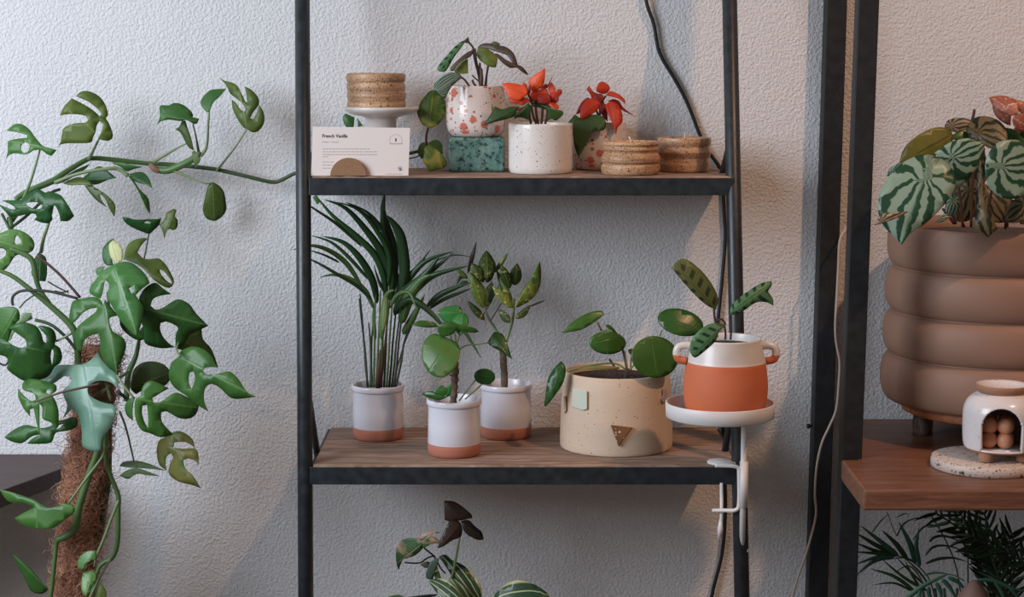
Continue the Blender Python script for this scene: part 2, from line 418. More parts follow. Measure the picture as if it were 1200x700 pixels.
def inside(p, loop):
    c = False; n = len(loop); j = n-1
    for i in range(n):
        a, b = loop[i], loop[j]
        if (a.y > p.y) != (b.y > p.y) and p.x < (b.x-a.x)*(p.y-a.y)/(b.y-a.y)+a.x: c = not c
        j = i
    return c
def leaf(parent, outer, Y, mat, mid=None, holes=(), tilt=None, fold=.28, bow=.25, wave=.4, name='leaf', thick=.0007, dens=9, zmin=None, rn=None, **tags):
    """outline measured on the photo, laid out at its own depth, folded along the midrib, bowed, given thickness"""
    r = rn or rnd
    lo = smooth_loop(outer); hs = [smooth_loop(h) for h in holes]
    xs = [p.x for p in lo]; ys = [p.y for p in lo]
    w = max(xs)-min(xs); h = max(ys)-min(ys); cx = (max(xs)+min(xs))/2; cy = (max(ys)+min(ys))/2
    if mid is None:   # longest diameter
        best = 0
        for a in lo[::2]:
            for b in lo[::2]:
                d = (a-b).length
                if d > best: best = d; mid = (tuple(a), tuple(b))
    a0 = Vector(mid[0]); ax = Vector(mid[1])-a0; Lm = ax.length; ax = ax/Lm; nx = Vector((-ax.y, ax.x))
    W_ = max(max(abs((p-a0).dot(nx)) for p in lo), 1)
    if tilt is None: tilt = (r.uniform(-.35, .35), r.uniform(-.5, .2))
    pts = list(lo); edges = [(i, (i+1) % len(lo)) for i in range(len(lo))]
    for hl in hs:
        b = len(pts); pts += hl; edges += [(b+i, b+(i+1) % len(hl)) for i in range(len(hl))]
    st = max(w, h)/dens; y = min(ys)+st*.5
    while y < max(ys):
        x = min(xs)+st*.5
        while x < max(xs):
            p = Vector((x+r.uniform(-.1, .1)*st, y+r.uniform(-.1, .1)*st))
            if inside(p, lo) and not any(inside(p, q) for q in hs) and min((p-q).length for q in pts[:len(lo)]) > st*.3: pts.append(p)
            x += st
        y += st
    k = -3
    while True:   # points on the midrib keep the fold crisp
        k += 3
        if k > Lm: break
        p = a0+ax*k
        if inside(p, lo) and not any(inside(p, q) for q in hs): pts.append(p)
    v2, _, f2, *_ = delaunay_2d_cdt(pts, edges, [], 0, 1e-4)
    fs = []
    for f in f2:
        c = sum((v2[i] for i in f), Vector((0, 0)))/len(f)
        if inside(c, lo) and not any(inside(c, q) for q in hs): fs.append(tuple(reversed(f)))
    pelt = mat.name.startswith('watermelon')
    f1 = a0+ax*Lm*.27; f2 = a0+ax*Lm*1.04
    m = mpp(P(cx, cy, Y)); ph = r.uniform(0, 6); V = []; UV = []
    for p in v2:
        a = (p-a0).dot(ax)/Lm; d = (p-a0).dot(nx)
        dep = Y+m*(tilt[0]*(p.x-cx)+tilt[1]*(p.y-cy)+fold*(abs(d)-W_*.4)+bow*Lm*((a-.5)**2-.08)*1.2+wave*.06*W_*math.sin(a*9+ph+(1.5 if d > 0 else 0))*abs(d)/W_)
        V.append(P(p.x, p.y, min(dep, -.004)))
        hw = W_*math.sqrt(max(.05, 1-(2*min(max(a, 0), 1)-1)**2))
        if pelt:   # veins are arcs that run from the leaf-stalk point to the tip
            v1, v2_ = p-f1, f2-p; sg = abs(v1.angle(v2_, 0)); UV.append((.5+(.5 if d > 0 else -.5)*sg/math.pi, a))
        else: UV.append((min(max(.5+.5*d/hw, 0), 1), a))
    o = mesh(name, V, fs, mat, parent, uvs=UV, **tags)
    s = o.modifiers.new('thickness', 'SOLIDIFY'); s.thickness = thick; s.offset = 0
    return o
def oval(base, tip, w, bend=0, p=.8, n=9):
    """almond outline between two measured points"""
    b = Vector(base); t = Vector(tip); d = t-b; n_ = Vector((-d.y, d.x)).normalized(); L_ = d.length
    up, dn = [], []
    for i in range(n+1):
        s = i/n; ww = w/2*(math.sin(math.pi*s**p))**.85 if 0 < s < 1 else 0
        c = b+d*s+n_*(bend*math.sin(math.pi*s))
        up.append(c+n_*ww); dn.append(c-n_*ww)
    return [tuple(x) for x in up]+[tuple(x) for x in reversed(dn[1:-1])]
def ell(cx, cy, rx, ry, rot=0, n=14):
    c, s = math.cos(math.radians(rot)), math.sin(math.radians(rot))
    return [(cx+rx*math.cos(2*math.pi*i/n)*c-ry*math.sin(2*math.pi*i/n)*s, cy+rx*math.cos(2*math.pi*i/n)*s+ry*math.sin(2*math.pi*i/n)*c) for i in range(n)]
def sc(o, s, pts):   # enlarged-crop measurements back to photo pixels
    return [(o[0]+x/s, o[1]+y/s) for x, y in pts]
def blade(parent, pts, w, Y, mat, Y2=None, name='leaflet', prof=.6, **tags):
    """narrow leaflet: V-folded strip along a measured curve; w in px, depth runs Y..Y2"""
    Y2 = Y if Y2 is None else Y2; n0 = len(pts)
    c = catmull([(x, y, Y+(Y2-Y)*i/(n0-1)) for i, (x, y) in enumerate(pts)], 5); V = []; Fc = []; UV = []
    N = len(c)
    for i, p in enumerate(c):
        t = c[min(i+1, N-1)]-c[max(i-1, 0)]; t = Vector((t.x, t.y)).normalized(); nn = Vector((-t.y, t.x))
        s = i/(N-1); ww = w/2*max(.06, math.sin(math.pi*min(1, max(0, s))**prof)**.8)
        m = mpp(P(p.x, p.y, p.z))
        for q, (k, dz) in enumerate(((-1, .0), (0, .38), (1, .0))):
            V.append(P(p.x+nn.x*ww*k, p.y+nn.y*ww*k, min(p.z-(dz*ww*m), -.004))); UV.append((.5+.5*k, s))
    for i in range(N-1):
        a = i*3; Fc += [(a, a+3, a+4, a+1), (a+1, a+4, a+5, a+2)]
    o = mesh(name, V, Fc, mat, parent, uvs=UV, **tags)
    s = o.modifiers.new('thickness', 'SOLIDIFY'); s.thickness = .0005; s.offset = 0
    return o

# ================================================================== SETTING
box('wall_back', (-3, 0, 0), (3, .12, 3.2), M['plaster'], bev=0, kind='structure')
box('floor', (-3, -3.9, -.06), (3, 0, 0), M['floor'], bev=0, kind='structure')

# ================================================================== LADDER RACK
ul, ur = P(355.5, 215, -.23), P(859.5, 215, -.23)
ll, lr = P(357.5, 555, -.33), P(866.5, 555, -.33)
def ext(a, b, z): return a+(b-a)*((z-a.z)/(b.z-a.z))
rack = thing('ladder_rack', 'black steel ladder rack with weathered plank shelves leaning at the wall', 'shelf', (0, -.49, 0))
for a, b in ((ul, ll), (ur, lr)):
    V, Fc = tube_geo([ext(a, b, .0), ext(a, b, 2.12)], .0130, 20)
    o = mesh('post', V, Fc, M['metal'], rack)
    V, Fc = tube_geo([ext(a, b, 2.12), ext(a, b, 2.123)], .0135, 20); mesh('end_cap', V, Fc, M['metal'], o)
def shelf(z, yf, xl, xr, th, skirt):
    # steel frame: front, back and two side rails; plank let into it
    o = [box('front_rail', (xl, yf, z-skirt), (xr, yf+.004, z-.003), M['metal'], rack, .001)]
    box('front_lip', (xl, yf+.004, z-skirt), (xr, yf+.028, z-skirt+.004), M['metal'], rack, .0005)
    box('back_rail', (xl+.006, -.016, z-skirt), (xr-.006, -.012, z-.003), M['metal'], rack, .001)
    for x in (xl, xr-.004): box('side_rail', (x, yf+.004, z-skirt), (x+.004, -.016, z-.003), M['metal'], rack, .0005)
    # plank with a slightly ragged front edge
    r = random.Random(int(z*100)); n = 60; vs = []; fs = []
    for zz in (z-th, z-th*.35, z):
        for i in range(n+1):
            x = xl+.006+(xr-xl-.012)*i/n
            vs.append((x, yf+.003+(.0025*r.random() if zz == z else -.002), zz-(r.random()*.0022 if zz == z else 0)))
    tb = len(vs)
    for i in range(n+1):
        x = xl+.006+(xr-xl-.012)*i/n; vs.append((x, yf+.012, z))
    bk = len(vs)
    for i in range(n+1):
        x = xl+.006+(xr-xl-.012)*i/n; vs.append((x, -.018, z))
    bb = len(vs)
    for i in range(n+1):
        x = xl+.006+(xr-xl-.012)*i/n; vs.append((x, -.018, z-th))
    rows = [0, n+1, 2*(n+1), tb, bk, bb, 0]
    for a, b in zip(rows, rows[1:]):
        for i in range(n): fs.append((a+i, a+i+1, b+i+1, b+i))
    fs.append(tuple(x for x in rows[:-1])[::-1]); fs.append(tuple(x+n for x in rows[:-1]))
    mesh('plank', vs, fs, M['shelfwood'], rack, smooth=False)
shelf(Z1, -.243, P(362, 215, -.24).x, P(861, 215, -.24).x, .018, .033)
shelf(Z2, -.343, P(363, 555, -.34).x, P(867, 555, -.34).x, .020, .033)
shelf(.33, -.44, ext(ul, ll, .33).x+.010, ext(ur, lr, .33).x-.010, .020, .033)
for z, a, b in ((Z1, ul, ll), (Z1, ur, lr), (Z2, ul, ll), (Z2, ur, lr)):   # gusset struts from the post down to the back of each shelf
    hi = z == Z1; top = ext(a, b, z+(.058 if hi else .13)); sgn = 1 if a is ul else -1
    V, Fc = tube_geo([top+Vector((sgn*.003, .006, 0)), Vector((top.x+sgn*.012, -.15 if hi else -.22, z-.012))], .006, 8)
    mesh('strut', V, Fc, M['metal'], rack)

# ================================================================== RIGHT SHELVING UNIT
unit = thing('shelving_unit', 'black square steel shelving frame with a reddish wooden board at right', 'shelf', (1.0, -.3, 0))
def square_bar(name, top, bot, y, w):   # measured centre pixels at frame top and bottom
    a, b = P(top[0], 0, y), P(bot[0], 700, y); d = (a-b).normalized()
    p0 = b+(a-b)*((0-b.z)/(a.z-b.z)); p1 = b+(a-b)*((2.3-b.z)/(a.z-b.z)); vs = []
    for p in (p0, p1):
        for sx, sy in ((-1, -1), (1, -1), (1, 1), (-1, 1)): vs.append(p+Vector((sx*w/2, sy*w/2, 0)))
    fs = [(3, 2, 1, 0), (4, 5, 6, 7)]+[(i, (i+1) % 4, 4+(i+1) % 4, 4+i) for i in range(4)]
    return bevel(mesh(name, vs, fs, M['metal2'], unit, smooth=False), .002)
rb = square_bar('rear_upright', (979, 0), (956.5, 0), -.024, .037)
fb = square_bar('front_upright', (1016, 0), (990, 0), -.375, .034)
V, Fc = tube_geo([P(955, 499, -.026), P(946, 499.5, -.026)], .0022, 8); tube_geo([P(949, 499.5, -.026), P(945.5, 499.5, -.026)], .0045, 8, V, Fc)
mesh('bolt', V, Fc, M['metal2'], rb)
for z in (ZB-.045,):
    box('cross_rail', (P(990, 600, -.375).x+.05, -.36, z), (P(990, 600, -.375).x+.075, -.04, z+.0105), M['metal2'], unit)
xfl = Q(1012, 574, ZB).x; xnl = Q(986, 539, ZB).x
poly = [(Q(1012, 574, ZB).x, Q(1012, 574, ZB).y), (1.62, Q(1100, 574, ZB).y), (1.62, -.045), (P(1003, 500, -.1).x+.012, -.045),
        (Q(1005, 539, ZB).x, -.352), (Q(1005, 539, ZB).x, -.395), (Q(986.5, 539.5, ZB).x, -.395), (Q(986.5, 540, ZB).x-.001, -.42)]
prism('board', poly, ZB-.034, ZB, M['redwood'], unit, .004)
box('rear_upright', (1.58, -.043, 0), (1.617, -.006, 2.3), M['metal2'], unit)
box('front_upright', (1.58, -.395, 0), (1.614, -.361, ZB-.034), M['metal2'], unit)

# ================================================================== LEFT DARK SHELF
pl = [(-1.6, -.006), (Q(76, 531.5, ZD).x, -.006), (Q(76, 548, ZD).x, Q(76, 548, ZD).y), (Q(-6, 578, ZD).x, Q(-6, 578, ZD).y), (-1.2, -.55), (-1.6, -.6)]
ds = thing('dark_shelf', 'dark brown stained wooden shelf end at the left edge beside the moss pole', 'shelf', (-1.2, -.1, 0))
prism('board', pl, ZD-.030, ZD, M['darkwood'], ds, .002)
box('support_post', (-1.3, -.2, 0), (-1.26, -.16, ZD-.03), M['metal2'], ds)
box('support_post', (-1.3, -.5, 0), (-1.26, -.46, ZD-.03), M['metal2'], ds)

# ================================================================== CABLES
tube('black_cable', [(748, -60, -.012), (757, 0, -.010), (766, 28, -.008), (773, 62, -.007), (792, 95, -.007), (806, 122, -.007), (821, 160, -.007), (832, 180, -.006), (843, 196, -.006), (847, 215, -.006), (849, 255, -.006),
     (850, 280, -.006), (846, 330, -.006), (843, 360, -.006), (840, 400, -.006), (846, 470, -.006), (849, 545, -.006), (850, 600, -.007), (846, 650, -.008), (834, 700, -.009), (829, 760, -.008)], .0034, M['cable'],
     label='thin black cable hanging down the wall behind the ladder rack', cat='cable')
cc = tube('cream_cable', [(995, 262, -.06), (990, 270, -.09), (984, 283, -.10), (982.5, 310, -.10), (981, 340, -.10), (979, 380, -.10), (980, 402, -.10), (984, 424, -.10), (983, 450, -.10), (980, 480, -.10), (972, 500, -.10), (963, 520, -.10), (957, 548, -.09), (955, 580, -.08), (956, 605, -.07), (946, 645, -.06), (934, 680, -.055), (928, 705, -.05), (922, 760, -.045)], .0024, M['cream_cable'],
     label='thin cream cable hanging in front of the rear black upright', cat='cable')

# ================================================================== CLIMBING PLANT ON MOSS POLE
mc = P(85, 700, -.28); mt = P(119, 395, -.28)
dirn = (mt-mc).normalized()
pb = mc+(mc-mt)*((mc.z-.36)/(mt.z-mc.z))
mon = thing('climbing_houseplant', 'large split-leaf climbing plant trained up a brown coir pole at left', 'plant', (pb.x, pb.y, 0))
lathe('pot', [(0, 0), (.12, 0), (.13, .01), (.16, .34), (.172, .345), (.172, .37), (.158, .37), (.152, .35), (.14, .34), (0, .34)], M['taupe'], mon, (pb.x, pb.y, 0))
lathe('soil', [(0, .345), (.08, .347), (.1525, .342)], M['soil'], mon, (pb.x, pb.y, 0), 40)
N = 70; r = random.Random(5); pts = [pb+(mt-pb)*(i/N)-dirn*.02 for i in range(N+1)]
V, Fc = tube_geo(pts, .031, 36)
V2 = []
for i, v in enumerate(V):
    ring = i//36; ax_ = pts[min(ring, N)]; d = (v-ax_)
    k = 1+.10*math.sin(ring*1.3+(i % 36)*.5)+r.uniform(-.08, .08)
    V2.append(ax_+d*k)
pole = mesh('moss_pole', V2, Fc, M['coir'], mon)
V = []; Fc = []
for i in range(2600):   # loose coir strands
    t = r.uniform(.25, 1); a = r.uniform(0, 2*math.pi); c0 = pb+(mt-pb)*t
    rad = Vector((math.cos(a), math.sin(a), 0)); tan = Vector((-math.sin(a), math.cos(a), 0))
    p0 = c0+rad*.030; ln = r.uniform(.012, .04); out = r.uniform(.0, .012) if r.random() < .9 else r.uniform(.01, .028)
    d = (tan*r.uniform(-1, 1)+Vector((0, 0, 1))*r.uniform(-1, 1)).normalized()
    p1 = p0+d*ln*.5+rad*(out+.003); p2 = p0+d*ln*.95+rad*(out*1.2*r.random()-.001)
    tube_geo(catmull([p0, p1, p2], 2), .00045, 3, V, Fc, False)
mesh('coir_fibre', V, Fc, M['fibre'], pole, kind='stuff')

A1, A2, A3, A4 = (0, 100), (170, 80), (0, 190), (170, 180)
def stem(pts, r, mat='petiole', Ys=None, name='stem', knots=None):
    return tube(name, pts, r, M[mat], mon, knots=knots)
# main vine along the wall
stem([(18, 234, -.13), (32, 225, -.12), (62, 212, -.11), (75, 203, -.10), (100, 188, -.08), (112, 185.5, -.07), (140, 188, -.06), (172, 191.5, -.05), (200, 193, -.045), (228, 195.5, -.04)], [.0045, .0058, .0058, .005, .0045, .0045, .0045, .004, .004, .004], 'vine', name='vine')
stem([(228, 195.5, -.04), (255, 199, -.035), (290, 207, -.035), (318, 213.5, -.03), (330, 211, -.03), (345, 203.5, -.03), (362, 199, -.03), (420, 190, -.03), (465, 183, -.035), (492, 177, -.045), (500, 176, -.055)], [.004, .0038, .0036, .0036, .0036, .0034, .003, .003, .003, .003, .002], 'vine2', name='vine')
stem([(183, 199, -.06), (195, 200, -.065), (205, 197, -.07), (220, 190, -.08), (231, 183, -.09), (235, 178, -.09)], [.006, .0066, .0066, .0066, .006, .003], 'vine', name='vine')
stem([(176, 193, -.06), (181, 198, -.065), (187, 201, -.065)], [.004, .0058, .004], 'node', name='dry_node')
stem([(64.5, 214, -.12), (84, 206, -.13), (103, 201, -.135), (126, 198, -.135), (138, 198, -.13), (150, 206, -.13)], [.0035, .003, .003, .003, .0035, .004], 'petiole')
# leaf outlines, each with its petiole
leaf(mon, sc(A1, 6, [(50, 320), (85, 285), (125, 270), (175, 285), (215, 320), (255, 375), (300, 425), (345, 440), (400, 455), (362, 497), (330, 485), (290, 457), (240, 457), (205, 478), (170, 487), (110, 478), (65, 490), (42, 520), (55, 460), (55, 395), (100, 380), (190, 370), (190, 350), (120, 330)]), -.15, L['mon'],
     holes=[sc(A1, 6, [(175, 398), (202, 412), (208, 438), (192, 468), (165, 474), (148, 455), (152, 420)])], mid=((67, 176), (8, 165)))
leaf(mon, sc(A1, 6, [(420, 215), (450, 150), (505, 92), (600, 140), (660, 180), (700, 218), (712, 205), (690, 170), (620, 115), (535, 78), (560, 50), (600, 40), (650, 50), (705, 85), (745, 145), (760, 210), (745, 232), (765, 265), (790, 330), (790, 370), (760, 390), (715, 385), (690, 370), (715, 320), (722, 275), (700, 252), (680, 285), (672, 330), (655, 365), (640, 402), (560, 408), (480, 408), (425, 418), (395, 445), (425, 400), (440, 320), (455, 295), (520, 268), (600, 262), (618, 245), (600, 215), (520, 203), (450, 207)]), -.12, L['mono'], mid=((117, 160), (78, 128)), bow=.1)
stem([(116, 163, -.12), (110, 175, -.10), (104, 187, -.08)], [.002, .0025, .0035])
stem([(47, 175, -.15), (42, 193, -.145), (35, 215, -.14), (27, 234, -.13)], [.0015, .002, .0025, .003])
leaf(mon, sc(A2, 6, [(80, 405), (105, 340), (102, 275), (120, 260), (165, 262), (200, 245), (250, 250), (300, 280), (335, 320), (335, 345), (380, 355), (365, 388), (340, 390), (290, 365), (240, 372), (170, 362), (110, 375)]), -.12, L['mon'], mid=((231, 142), (188, 135)))
leaf(mon, sc(A2, 6, [(210, 430), (240, 410), (260, 368), (285, 370), (300, 420), (325, 495), (345, 580), (300, 550), (265, 480), (240, 445)]), -.10, L['mono'])
leaf(mon, sc(A2, 6, [(390, 240), (405, 205), (450, 160), (490, 148), (570, 145), (530, 195), (480, 240), (455, 300), (430, 305), (400, 270)]), -.10, L['mon'], mid=((244, 130), (264, 104)))
leaf(mon, sc(A2, 6, [(520, 65), (560, 88), (610, 100), (650, 125), (680, 180), (705, 235), (718, 240), (712, 180), (700, 128), (745, 150), (785, 190), (800, 220), (798, 260), (760, 310), (740, 350), (760, 358), (790, 310), (800, 255), (830, 300), (840, 360), (825, 410), (790, 445), (750, 450), (722, 430), (690, 415), (640, 340), (615, 280), (610, 220), (640, 245), (670, 290), (698, 305), (705, 290), (690, 255), (640, 210), (600, 180), (570, 120)]), -.09, L['mono'], mid=((289, 152), (280, 105)))
stem([(245, 130, -.10), (244, 148, -.10), (242, 172, -.09), (235, 183, -.09)], [.0015, .002, .0025, .0035])
stem([(226, 145, -.10), (230, 162, -.095), (233, 180, -.09)], [.0012, .0015, .003], 'vine2')
stem([(219, 168, -.09), (205, 175, -.08), (180, 190, -.06)], [.0012, .002, .003])
stem([(289, 152, -.085), (276, 172, -.07), (262, 190, -.05), (254, 200, -.04)], [.0013, .0016, .002, .0025])
leaf(mon, sc(A2, 6, [(330, 590), (350, 580), (370, 605), (390, 640), (372, 675), (350, 680), (335, 640)]), -.095, L['mono'])
leaf(mon, sc(A4, 6, [(475, 200), (520, 225), (555, 270), (568, 340), (572, 395), (545, 440), (500, 472), (465, 470), (425, 450), (405, 390), (415, 340), (430, 270), (445, 225)]), -.07, L['mono'], mid=((248.5, 213), (251, 259)))
stem([(201, 199, -.07), (220, 207, -.075), (240, 215, -.08), (249, 214, -.075)], [.003, .002, .0015, .0012])
leaf(mon, sc(A3, 6, [(10, 270), (80, 268), (150, 265), (175, 235), (230, 205), (270, 190), (320, 215), (340, 205), (380, 215), (430, 235), (470, 290), (500, 340), (522, 380), (480, 415), (425, 415), (415, 360), (390, 310), (370, 310), (355, 350), (370, 400), (340, 430), (290, 425), (240, 405), (258, 385), (245, 365), (200, 365), (130, 380), (70, 385), (40, 350), (0, 310), (0, 300), (60, 325), (95, 335), (110, 325), (80, 300)]), -.20, L['mon'],
     holes=[sc(A3, 6, [(180, 290), (220, 282), (270, 285), (298, 305), (290, 325), (250, 330), (205, 315)])], mid=((62, 240), (2, 243)), bow=.1)
stem([(62, 241, -.20), (57, 262, -.20), (51, 280, -.19), (48, 296, -.18)], [.002, .0025, .003, .0035])
leaf(mon, sc(A3, 6, [(385, 160), (450, 105), (545, 50), (635, 12), (600, 50), (540, 90), (450, 140)]), -.09, L['mon'])
leaf(mon, sc(A3, 6, [(560, 130), (620, 80), (690, 30), (740, 50), (820, 112), (760, 125), (680, 158), (620, 150)]), -.10, L['mon'], mid=((95, 210), (136, 209)))
leaf(mon, sc(A3, 6, [(440, 150), (500, 120), (560, 105), (620, 130), (660, 170), (580, 160), (500, 165)]), -.12, L['mono'])
leaf(mon, sc(A3, 6, [(595, 165), (650, 170), (720, 210), (780, 260), (812, 310), (805, 385), (770, 330), (745, 270), (720, 235), (700, 232), (715, 270), (752, 318), (700, 285), (650, 240)]), -.13, L['mono'], mid=((99, 216), (134, 250)))
leaf(mon, sc(A3, 6, [(780, 5), (840, 0), (1005, 35), (940, 50), (890, 65), (840, 30)]), -.09, L['mon'])
leaf(mon, sc(A3, 6, [(910, 85), (960, 72), (1010, 75), (1050, 120), (1072, 185), (1030, 160), (970, 145), (930, 120)]), -.11, L['mon'])
leaf(mon, sc(A3, 6, [(890, 85), (930, 110), (980, 190), (1045, 260), (1055, 370), (1020, 310), (980, 220), (940, 150)]), -.13, L['mon'], mid=((149, 205), (176, 250)))
leaf(mon, [(-8, 278), (4, 272), (12, 269), (20, 269), (30, 273), (38, 280), (40.5, 288), (37, 295), (28, 298), (18, 300), (10, 312), (2, 318), (-8, 318), (-2, 306), (6, 300), (7, 294), (2, 291), (-8, 293)], -.22, L['monl'], holes=[[(17.5, 285), (18, 279), (20, 275.5), (24, 281), (23, 285), (20, 286.5)]], mid=((38, 296), (-6, 280)))
leaf(mon, sc((0, 300), 5, [(185, 80), (200, 20), (225, -20), (265, 5), (275, 50), (275, 110), (265, 150), (225, 145), (190, 120)]), -.23, L['mon'], mid=((47, 296), (46, 328)))
leaf(mon, sc(A3, 6, [(860, 385), (900, 390), (950, 405), (1050, 402), (1110, 400), (1135, 390), (1120, 440), (1080, 480), (1048, 505), (1000, 490), (930, 460), (880, 425)]), -.13, L['mon'], holes=[sc(A3, 6, [(1010, 427), (1035, 415), (1060, 424), (1050, 434)])])
leaf(mon, sc(A4, 6, [(100, 500), (140, 460), (150, 420), (200, 390), (222, 400), (210, 440), (230, 470), (225, 520), (200, 540), (170, 530), (150, 550), (135, 605), (125, 550)]), -.12, L['mono'])
stem([(174.5, 274, -.13), (172, 288, -.16), (169, 303, -.2)], [.0012, .0014, .0016], 'vine2')
A6 = (80, 270)
leaf(mon, sc(A6, 5, [(325, 170), (340, 100), (380, 60), (440, 45), (465, 50), (430, 85), (405, 130), (440, 165), (480, 170), (530, 165), (570, 200), (600, 250), (620, 300), (600, 335), (560, 330), (500, 290), (450, 235), (420, 210), (370, 185)]), -.25, L['mono'], holes=[sc(A6, 5, [(535, 230), (560, 240), (600, 290), (607, 315), (580, 300), (545, 260)])], mid=((146, 306), (200, 335)))
leaf(mon, sc(A6, 5, [(205, 180), (202, 110), (235, 65), (265, 48), (270, 75), (250, 140), (265, 205), (230, 207)]), -.29, L['mon'])
leaf(mon, sc(A6, 5, [(238, 90), (262, 58), (300, 80), (322, 130), (312, 180), (280, 197), (250, 160)]), -.31, L['monc'], label='pale cream unfurling leaf')
leaf(mon, sc(A6, 5, [(160, 240), (180, 215), (215, 212), (195, 250), (170, 264)]), -.27, L['mon'])
leaf(mon, sc(A6, 5, [(125, 365), (130, 330), (160, 290), (200, 240), (260, 205), (320, 185), (370, 190), (420, 225), (460, 270), (478, 310), (430, 345), (395, 380), (440, 450), (440, 480), (425, 560), (400, 625), (350, 580), (300, 520), (260, 450), (228, 390), (240, 320), (215, 290), (200, 370), (188, 402), (150, 385)]), -.37, L['monl'], holes=[sc(A6, 5, [(355, 340), (372, 330), (385, 360), (370, 372)])], mid=((133, 312), (160, 393)), fold=.4)
leaf(mon, sc(A6, 5, [(300, 520), (360, 590), (400, 600), (440, 560), (445, 640), (410, 645), (360, 620), (310, 570)]), -.33, L['mon'])
leaf(mon, [(81, 374), (83, 360), (86, 353), (96, 350), (110, 348), (118, 352), (121, 358), (123, 351), (132, 362), (138, 370), (130, 372), (128, 376), (132, 388), (144, 396), (148, 405), (145, 416), (140, 427), (137, 438), (127, 431), (120, 420), (117, 410), (118, 400), (115, 391), (105, 394), (98, 400), (96, 412), (90, 410), (88, 398), (90, 385), (100, 375), (112, 366), (114, 361), (106, 362), (97, 367), (90, 375), (84, 380)], -.36, L['mon'], mid=((121, 352), (137, 438)))
A7 = (120, 330)
leaf(mon, sc(A7, 6.36, [(270, 150), (300, 70), (350, 25), (400, 10), (450, 50), (515, 95), (440, 105), (380, 130), (360, 180), (400, 210), (460, 190), (520, 150), (575, 133), (650, 170), (700, 240), (790, 330), (740, 355), (650, 400), (600, 480), (545, 480), (545, 400), (565, 350), (540, 325), (480, 300), (435, 310), (430, 350), (450, 410), (500, 465), (545, 490), (440, 498), (340, 475), (310, 440), (305, 350), (290, 300), (300, 240)]), -.34, L['mon'], mid=((164, 360), (243, 381)), bow=.1)
leaf(mon, sc(A7, 6.36, [(545, 500), (545, 400), (620, 400), (740, 355), (750, 430), (810, 500), (850, 600), (862, 642), (800, 620), (700, 560), (620, 520)]), -.27, L['mono'])
A9 = (140, 400); s9 = 3.886
leaf(mon, sc(A9, s9, [(225, 140), (240, 95), (270, 70), (280, 45), (330, 25), (380, 35), (420, 70), (440, 112), (470, 135), (440, 120), (395, 120), (380, 135), (400, 152), (450, 148), (500, 138), (540, 170), (580, 230), (622, 252), (575, 260), (510, 260), (460, 215), (420, 195), (390, 215), (385, 270), (405, 320), (370, 300), (330, 270), (300, 245), (255, 215), (230, 180)]), -.40, L['mon'], holes=[sc(A9, s9, [(320, 145), (338, 138), (345, 170), (328, 222), (315, 185)])], mid=((211, 418), (300, 465)))
leaf(mon, sc(A9, s9, [(50, 215), (55, 170), (65, 130), (100, 100), (150, 92), (200, 105), (232, 140), (228, 180), (200, 205), (150, 195), (110, 222), (75, 242)]), -.24, L['mono'])
leaf(mon, sc(A9, s9, [(75, 262), (95, 250), (105, 210), (130, 183), (165, 185), (225, 215), (190, 235), (150, 260), (155, 280), (190, 275), (250, 235), (300, 250), (365, 285), (350, 330), (320, 352), (270, 350), (215, 320), (190, 325), (195, 370), (245, 425), (190, 438), (140, 420), (100, 405), (75, 360), (68, 300)]), -.38, L['mon'], holes=[sc(A9, s9, [(105, 295), (125, 290), (130, 340), (130, 395), (115, 370), (103, 330)])], mid=((157, 467), (235, 478)), fold=.2)
leaf(mon, sc(A9, s9, [(30, 330), (25, 290), (50, 260), (72, 255), (60, 300), (62, 362), (40, 345)]), -.37, L['mon'])
leaf(mon, sc(A9, s9, [(170, 500), (180, 455), (210, 435), (260, 410), (300, 420), (335, 450), (342, 485), (300, 460), (250, 462), (245, 485), (290, 490), (345, 490), (360, 520), (360, 565), (345, 545), (310, 535), (290, 545), (300, 580), (335, 615), (370, 670), (330, 655), (270, 640), (225, 605), (230, 560), (245, 530), (235, 512), (215, 525), (210, 560), (215, 590), (180, 560)]), -.33, L['mony'], mid=((200, 515), (235, 572)), label='yellowing split leaf')
leaf(mon, sc(A9, s9, [(0, 570), (20, 550), (80, 545), (140, 560), (210, 590), (140, 582), (90, 578), (50, 577)]), -.28, L['monp'])
leaf(mon, sc(A9, s9, [(0, 612), (30, 590), (75, 578), (120, 590), (185, 615), (130, 612), (80, 605), (40, 628)]), -.29, L['monp'])
A8 = (0, 410); s8 = 5.83
leaf(mon, sc(A8, s8, [(275, 215), (350, 130), (400, 105), (560, 100), (620, 70), (670, 15), (690, 60), (740, 120), (800, 170), (805, 270), (760, 225), (680, 212), (620, 235), (600, 280), (620, 320), (700, 360), (780, 380), (790, 440), (750, 540), (700, 600), (690, 690), (640, 695), (565, 660), (560, 560), (535, 450), (490, 405), (425, 475), (460, 390), (440, 330), (430, 280), (480, 230), (490, 190), (440, 180), (390, 215), (340, 240)]), -.355, L['mong'], mid=((95, 415), (113, 525)), fold=.18, label='large pale grey-green split leaf')
leaf(mon, [(-6, 365), (6, 360), (16, 360), (22, 364), (23, 374), (16, 382), (10, 400), (-6, 400)], -.33, L['mon'])
leaf(mon, [(10, 384), (20, 379), (30, 378), (42, 382), (48, 390), (51, 400), (54, 402), (54, 394), (48, 387), (44, 382.5), (52, 382), (62, 386), (66, 396), (64, 404), (70, 408), (73, 418), (70, 426), (64, 430), (58, 440), (48, 445), (30, 447), (17, 440), (8, 432), (10, 425), (6, 418), (-8, 415), (-8, 396), (4, 396), (14, 404), (24, 408), (31, 406), (30, 399), (24, 394)], -.37, L['mon'], holes=[[(61, 409), (63, 413), (61, 428), (59.5, 418)]], mid=((45, 410), (0, 400)), fold=.2)
